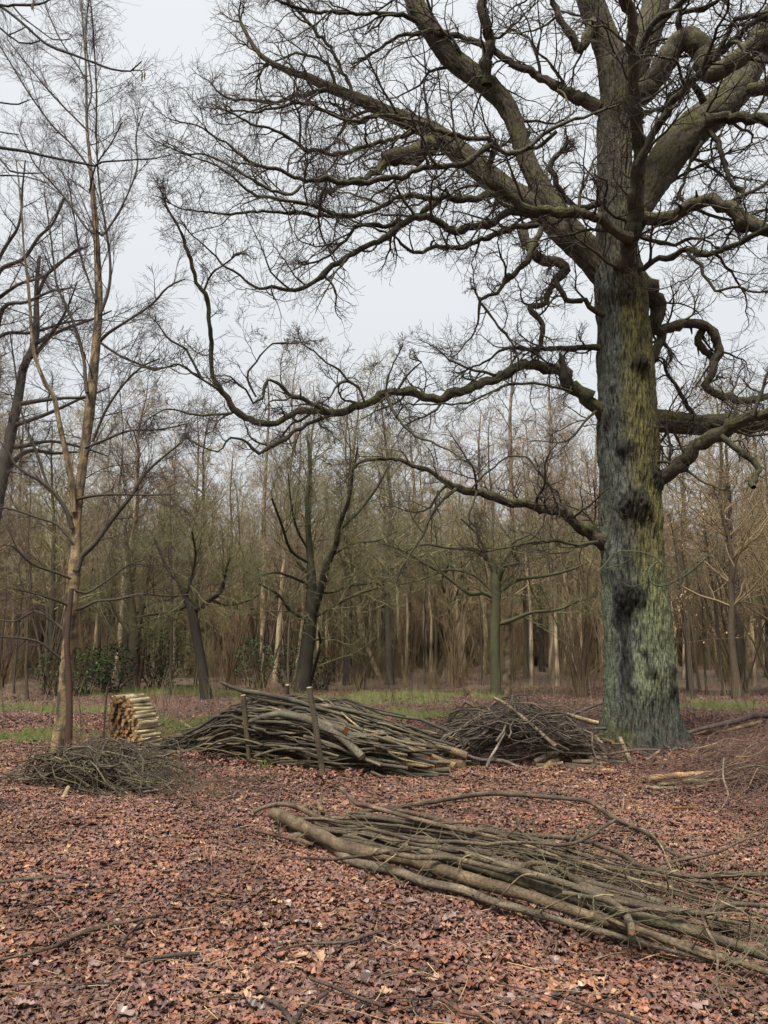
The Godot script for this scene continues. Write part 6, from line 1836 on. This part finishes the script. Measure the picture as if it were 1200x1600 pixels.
func build_litter() -> void:
	var root := Node3D.new()
	root.name = "leaf_litter"
	root.set_meta("kind", "stuff")
	root.set_meta("label", "wet brown oak leaves carpeting the clearing floor")
	root.set_meta("category", "leaf litter")
	add_child(root)
	var shapes := []
	var places := []
	var tints := []
	for k in 6:
		shapes.append(oak_leaf([0.5, -0.4, 0.9, 0.2, -0.8, 0.1][k], [0.25, 0.1, -0.2, 0.5, 0.3, 0.0][k], k * 7.0))
		places.append([])
		tints.append(PackedColorArray())
	for zone in [[2.9, 5.2, 24000], [5.2, 8.0, 40000], [8.0, 12.0, 46000], [12.0, 17.0, 30000], [17.0, 26.0, 18000]]:
		for i in int(zone[2]):
			var d := sqrt(lerpf(zone[0] * zone[0], zone[1] * zone[1], rng.randf()))
			var x := rr(-0.56, 0.56) * (d + 0.8)
			var g := grassy(x, -d) if d > 9.0 else 0.0
			if rng.randf() < g * 0.85:
				continue
			var patch := noise_b.get_noise_2d(x * 1.6, d * 1.6)
			var size := (rr(0.03, 0.068) if rng.randf() < 0.75 else rr(0.06, 0.095)) * (1.0 if d < 9.0 else 1.3)
			var lie := rr(0.0, 0.42) * rng.randf()
			var b := Basis(Vector3.UP, rng.randf() * TAU) * Basis(Vector3.RIGHT, rr(-1.0, 1.0) * lie * 1.3) * Basis(Vector3.FORWARD, rr(-1.0, 1.0) * lie)
			var k := rng.randi() % 6
			places[k].append(Transform3D(b.scaled_local(Vector3(size * rr(0.8, 1.15), size, size)), Vector3(x, height(x, -d) + 0.004 + rng.randf() * 0.022, -d)))
			var c: Color = LEAF_TONES[rng.randi() % 10]
			if c.r > 0.3 and rng.randf() < 0.55:
				c = LEAF_TONES[0]
			if patch > 0.1 and rng.randf() < 0.6:
				c = c.lerp(Color(0.12, 0.07, 0.065), 0.7)
			c = c.lerp(Color(0.195, 0.10, 0.07), 0.28)
			tints[k].append(c * rr(0.6, 1.12) * lerpf(1.12, 0.72, smoothstep(-0.15, 0.35, noise.get_noise_2d(x * 0.9, d * 0.9))))
	var oak_foot := at(1008, 1176, OAK_D)
	for i in 3600:
		var a := rng.randf() * TAU
		var out_r := 0.55 + absf(rng.randfn(0.0, 0.28))
		var h := 0.16 * exp(-(out_r - 0.55) / 0.16) * rng.randf()
		var q := Vector3(oak_foot.x + cos(a) * out_r, h + 0.012, oak_foot.z + sin(a) * out_r)
		if i % 3 == 2:                                             # leaves banked along the staked pile's foot
			var t := rng.randf()
			var base := on(285, 1184, 0.0).lerp(on(505, 1221, 0.0), t * 2.0) if t < 0.5 else on(505, 1221, 0.0).lerp(on(735, 1196, 0.0), t * 2.0 - 1.0)
			q = base + Vector3(rr(-0.1, 0.1), rng.randf() * 0.09, rr(-0.22, 0.16))
		var k := rng.randi() % 6
		var b := Basis(Vector3.UP, rng.randf() * TAU) * Basis(Vector3.RIGHT, rr(-0.7, 0.7)) * Basis(Vector3.FORWARD, rr(-0.5, 0.5))
		places[k].append(Transform3D(b.scaled_local(Vector3.ONE * rr(0.045, 0.09)), q))
		var c: Color = LEAF_TONES[rng.randi() % 5]
		tints[k].append(c * rr(0.75, 1.2))
	for k in 6:
		copies("oak_leaves", shapes[k], M.leaf, places[k], tints[k], root)
	# the leaves that stand out singly near the camera
	for i in 90:
		var px := rr(20, 1180)
		var py := rr(1400, 1585)
		var p := on(px, py, 0.03)
		var light := rng.randf()
		var word := "pale tan" if light < 0.3 else ("russet" if light < 0.6 else ("greyish" if light < 0.8 else "dark wet"))
		var c := [Color(0.33, 0.215, 0.13), Color(0.23, 0.098, 0.052), Color(0.20, 0.14, 0.125), Color(0.055, 0.035, 0.032)][0 if light < 0.3 else (1 if light < 0.6 else (2 if light < 0.8 else 3))] as Color
		var o := MeshInstance3D.new()
		o.name = numbered("fallen_leaf")
		var s: ArrayMesh = oak_leaf(rr(-0.7, 1.0), rr(-0.2, 0.5), i * 3.0)
		var m := StandardMaterial3D.new()
		var kk := rr(0.8, 1.15)
		m.albedo_color = Color(c.r * kk, c.g * kk, c.b * kk).linear_to_srgb()
		m.roughness = 0.4
		s.surface_set_material(0, m)
		o.mesh = s
		o.transform = Transform3D((Basis(Vector3.UP, rng.randf() * TAU) * Basis(Vector3.RIGHT, rr(-0.35, 0.35))).scaled_local(Vector3.ONE * rr(0.075, 0.11)), p + Vector3(0, height(p.x, p.z), 0))
		add_child(o)
		var where := "below the front pile" if px > 600 else ("in the bare near corner" if px < 300 else "left of the front pile")
		tag(o, "loose %s oak leaf on the litter %s" % [word, where], "leaf", "single leaves on the litter")


func build_ground_sticks() -> void:
	var n := 0
	for e in [
		["long dark stick on the leaves, nearest the camera at left", [0, 1502, 4, 40, 1493, 5, 85, 1482, 6, 120, 1463, 7, 160, 1450, 7, 215, 1438, 5, 260, 1430, 3], Color(0.10, 0.07, 0.05)], ["short thick dark stick in the middle of the near leaves", [218, 1506, 5, 240, 1499, 6, 270, 1493, 7, 312, 1491, 5], Color(0.055, 0.042, 0.036)],
		["thin long twig left of the front pile with a forked tip", [320, 1382, 4, 380, 1383, 4.5, 430, 1378, 5, 480, 1374, 5, 520, 1382, 4.5, 560, 1398, 4, 585, 1412, 3], Color(0.11, 0.075, 0.055)], ["olive stick lying at the far left on the leaves", [-10, 1382, 5, 40, 1376, 6, 75, 1371, 6, 105, 1371, 3], Color(0.13, 0.105, 0.07)],
		["dark forked stick by the lower picture edge", [412, 1560, 5, 432, 1572, 7, 448, 1588, 8, 458, 1606, 8], Color(0.07, 0.055, 0.048)], ["curved stick meeting the forked one at the lower edge", [512, 1552, 5, 494, 1564, 6, 472, 1580, 7, 458, 1604, 8], Color(0.085, 0.065, 0.052)],
		["long slanted stick below the front pile's left half", [485, 1530, 5, 520, 1544, 6, 560, 1560, 6, 600, 1572, 5], Color(0.095, 0.07, 0.055)], ["thin stick rising to the right under the front pile", [430, 1488, 3, 480, 1478, 4, 540, 1474, 5, 600, 1456, 4], Color(0.11, 0.08, 0.062)],
		["short dark stick just left of the thickest log", [440, 1340, 4, 460, 1339, 5, 478, 1345, 4, 488, 1350, 3], Color(0.06, 0.045, 0.04)], ["straight dark twig among the near leaves at left", [190, 1474, 4, 205, 1458, 4, 222, 1440, 3], Color(0.06, 0.045, 0.04)],
		["dark stick lying just below the sawn log end", [940, 1466, 5, 970, 1461, 6, 1010, 1464, 6, 1060, 1476, 5, 1100, 1482, 4], Color(0.075, 0.05, 0.042)], ["reddish twig on the near leaves under the front pile", [780, 1360, 2.5, 770, 1530, 3], Color(0.2, 0.11, 0.07)],
		["pale stick on the open leaves behind the front pile", [840, 1226, 4, 862, 1218, 4], Color(0.34, 0.22, 0.14)], ["pale straight twig behind the arching branch", [790, 1272, 3, 835, 1266, 3.4], Color(0.33, 0.2, 0.12)], ["thin tan straw by the golden birch's foot", [62, 1181, 4, 76, 1185, 4], Color(0.36, 0.27, 0.16)],
		["pale short branch left of the cut log stack's front", [130, 1163, 6, 138, 1155, 7], Color(0.4, 0.26, 0.15)], ["grey stick near the log stack's right foot", [282, 1128, 5, 300, 1138, 5, 318, 1136, 4], Color(0.3, 0.22, 0.14)], ["reddish bark chips behind the front pile at right", [1050, 1263, 4, 1085, 1262, 4], Color(0.32, 0.13, 0.06)],
		["upright pale twig on the near leaves below the pile", [872, 1455, 3, 871, 1470, 3.4, 868, 1488, 3], Color(0.32, 0.24, 0.18)], ["dark bent stick at the lower right corner", [1000, 1600, 7, 960, 1585, 6, 920, 1575, 6, 880, 1560, 4], Color(0.10, 0.06, 0.045)], ["reddish stick at the lower edge under the front pile", [690, 1562, 4, 720, 1582, 7, 750, 1590, 8, 765, 1600, 7], Color(0.2, 0.10, 0.065)]]:
		var l: Array = e[1]
		if n == 11:
			l = [762, 1520, 3, 775, 1500, 3, 790, 1478, 2.4]
		var a := PackedVector3Array()
		var w := PackedFloat32Array()
		for k in l.size() / 3:
			var p := on(l[k * 3], l[k * 3 + 1], 0.03)
			w.append(metres(l[k * 3 + 2], p) * 0.5)
			a.append(p + Vector3(0, rr(0.0, 0.012), 0))
		if "upright" in e[0]:
			a[0] = on(l[0], l[1], 0.10)
		var g := smooth(a, w, 0.05)
		var c: Color = e[2]
		var st := brush_style(c)
		stick("fallen_stick", e[0], "stick", "", g[0], g[1], 7, c, c * 0.9, 3, Color(0.3, 0.2, 0.12), 0.0, side_twigs(g[0], g[1], 2, 0.15, st) if g[0].size() > 8 else null)
		n += 1
	for i in 135:
		var px := rr(-20, 1220)
		var py := 1235.0 + 355.0 * pow(rng.randf(), 0.8)
		var p := on(px, py, 0.025)
		var a := rng.randf() * PI
		var l := rr(0.10, 0.35) if i % 3 else rr(0.35, 0.75)
		var d := Vector3(cos(a), rr(-0.03, 0.06), sin(a))
		var q := p + d * l
		var m := p.lerp(q, 0.5) + Vector3(rr(-0.05, 0.05) * l, 0.01, rr(-0.2, 0.2) * l)
		p.y += height(p.x, p.z)
		var pale := rng.randf()
		var col := Color(0.34, 0.24, 0.14) if pale < 0.3 else (Color(0.19, 0.115, 0.07) if pale < 0.65 else Color(0.07, 0.05, 0.042))
		var g := smooth(PackedVector3Array([p, m, q]), PackedFloat32Array([rr(0.002, 0.005), 0.003, 0.0016]), 0.05)
		stick("fallen_twig", "%s %s on the leaf litter %s" % ["pale twig" if pale < 0.3 else ("brown twig" if pale < 0.65 else "dark twig"), "lying longer" if l > 0.25 else "lying short", "near the camera" if py > 1440 else ("beside the front pile" if py > 1320 else "before the big piles")], "twig", "loose twigs on the litter", g[0], g[1], 5, col, col, 0)
	# straws and crumbs nobody could count
	var s := Shape.new()
	var q := PackedVector3Array([Vector3(-0.5, 0, 0), Vector3(0.0, 0.03, 0.04), Vector3(0.5, 0, 0)])
	s.tube(q, PackedFloat32Array([0.013, 0.012, 0.007]), 3, Color.WHITE, Color.WHITE)
	var places := []
	var tints := PackedColorArray()
	for i in 13000:
		var d := sqrt(lerpf(8.5, 210.0, rng.randf()))
		var x := rr(-0.56, 0.56) * (d + 0.8)
		if noise_b.get_noise_2d(x * 1.2 + 50.0, d * 1.2) < -0.15 and rng.randf() < 0.7:
			continue
		var l := rr(0.04, 0.24)
		places.append(Transform3D((Basis(Vector3.UP, rng.randf() * TAU) * Basis(Vector3.FORWARD, rr(-0.25, 0.25))).scaled_local(Vector3(l, rr(0.09, 0.22), rr(0.09, 0.22))), Vector3(x, height(x, -d) + 0.018 + rng.randf() * 0.02, -d)))
		var c: Color = [Color(0.30, 0.2, 0.12), Color(0.2, 0.11, 0.065), Color(0.12, 0.075, 0.055), Color(0.40, 0.28, 0.16)][rng.randi() % 4]
		tints.append(c * rr(0.7, 1.2))
	var o := copies("straw_litter", s.done(), M.twig, places, tints)
	o.set_meta("label", "fine straws and twig crumbs scattered through the leaves")
	o.set_meta("category", "litter")


func build_grass() -> void:
	var s := Shape.new()
	for k in 9:
		var a := rng.randf() * TAU
		var d := Vector3(cos(a), 0, sin(a))
		var side := Vector3(-d.z, 0, d.x) * 0.004
		var p := d * rr(0.0, 0.05)
		var h := rr(0.05, 0.13)
		var m := p + d * h * 0.25 + Vector3(0, h * 0.65, 0)
		var e := p + d * h * 0.8 + Vector3(0, h, 0)
		s.tri(p - side, p + side, m, -d, Color.WHITE)
		s.tri(m - side * 0.6, m + side * 0.6, e, -d, Color.WHITE)
	var places := []
	var tints := PackedColorArray()
	var tries := 0
	while tries < 60000 and places.size() < 15000:
		tries += 1
		var d := rr(9.5, 26.0)
		var x := rr(-0.58, 0.58) * (d + 0.8)
		var g := grassy(x, -d)
		if rng.randf() > g:
			continue
		var sc := rr(0.6, 1.3)
		places.append(Transform3D(Basis(Vector3.UP, rng.randf() * TAU).scaled(Vector3(sc, sc * rr(0.6, 1.3), sc)), Vector3(x, height(x, -d), -d)))
		var c: Color = [Color(0.17, 0.25, 0.065), Color(0.13, 0.19, 0.05), Color(0.24, 0.27, 0.09), Color(0.28, 0.23, 0.11)][rng.randi() % 4]
		tints.append(c * rr(0.7, 1.3))
	var o := copies("grass", s.done(), M.grass, places, tints)
	o.set_meta("label", "short green grass in patches between the piles and the trees")
	o.set_meta("category", "grass")
	# dry upright stems behind the pile
	var st := Shape.new()
	for k in 5:
		var p := PackedVector3Array([Vector3(rr(-0.15, 0.15), 0, rr(-0.15, 0.15))])
		var lean := Vector3(rr(-0.12, 0.12), 0, rr(-0.12, 0.12))
		for i in 3:
			p.append(p[i] + lean + Vector3(0, rr(0.2, 0.36), 0))
		st.tube(p, PackedFloat32Array([0.006, 0.005, 0.004, 0.002]), 3, Color.WHITE, Color.WHITE)
	places = []
	tints = PackedColorArray()
	for i in 420:
		var d := rr(13.5, 27.0)
		var px := rr(-40, 1240)
		var p := at(px, 1000, d)
		if noise_b.get_noise_2d(p.x * 1.3 + 20.0, p.z * 1.3) < 0.02 and not (px > 390 and px < 470 and d > 18.0):
			continue
		var sc := rr(0.5, 1.1)
		places.append(Transform3D(Basis(Vector3.UP, rng.randf() * TAU).scaled(Vector3(sc, sc, sc)), Vector3(p.x, height(p.x, p.z), p.z)))
		var c: Color = [Color(0.22, 0.165, 0.09), Color(0.16, 0.115, 0.07), Color(0.26, 0.205, 0.11), Color(0.13, 0.085, 0.06)][rng.randi() % 4]
		tints.append(c * rr(0.7, 1.2))
	o = copies("dry_stems", st.done(), M.twig, places, tints)
	o.set_meta("label", "thin dry upright stems and dead bracken before the wood")
	o.set_meta("category", "dry stems")
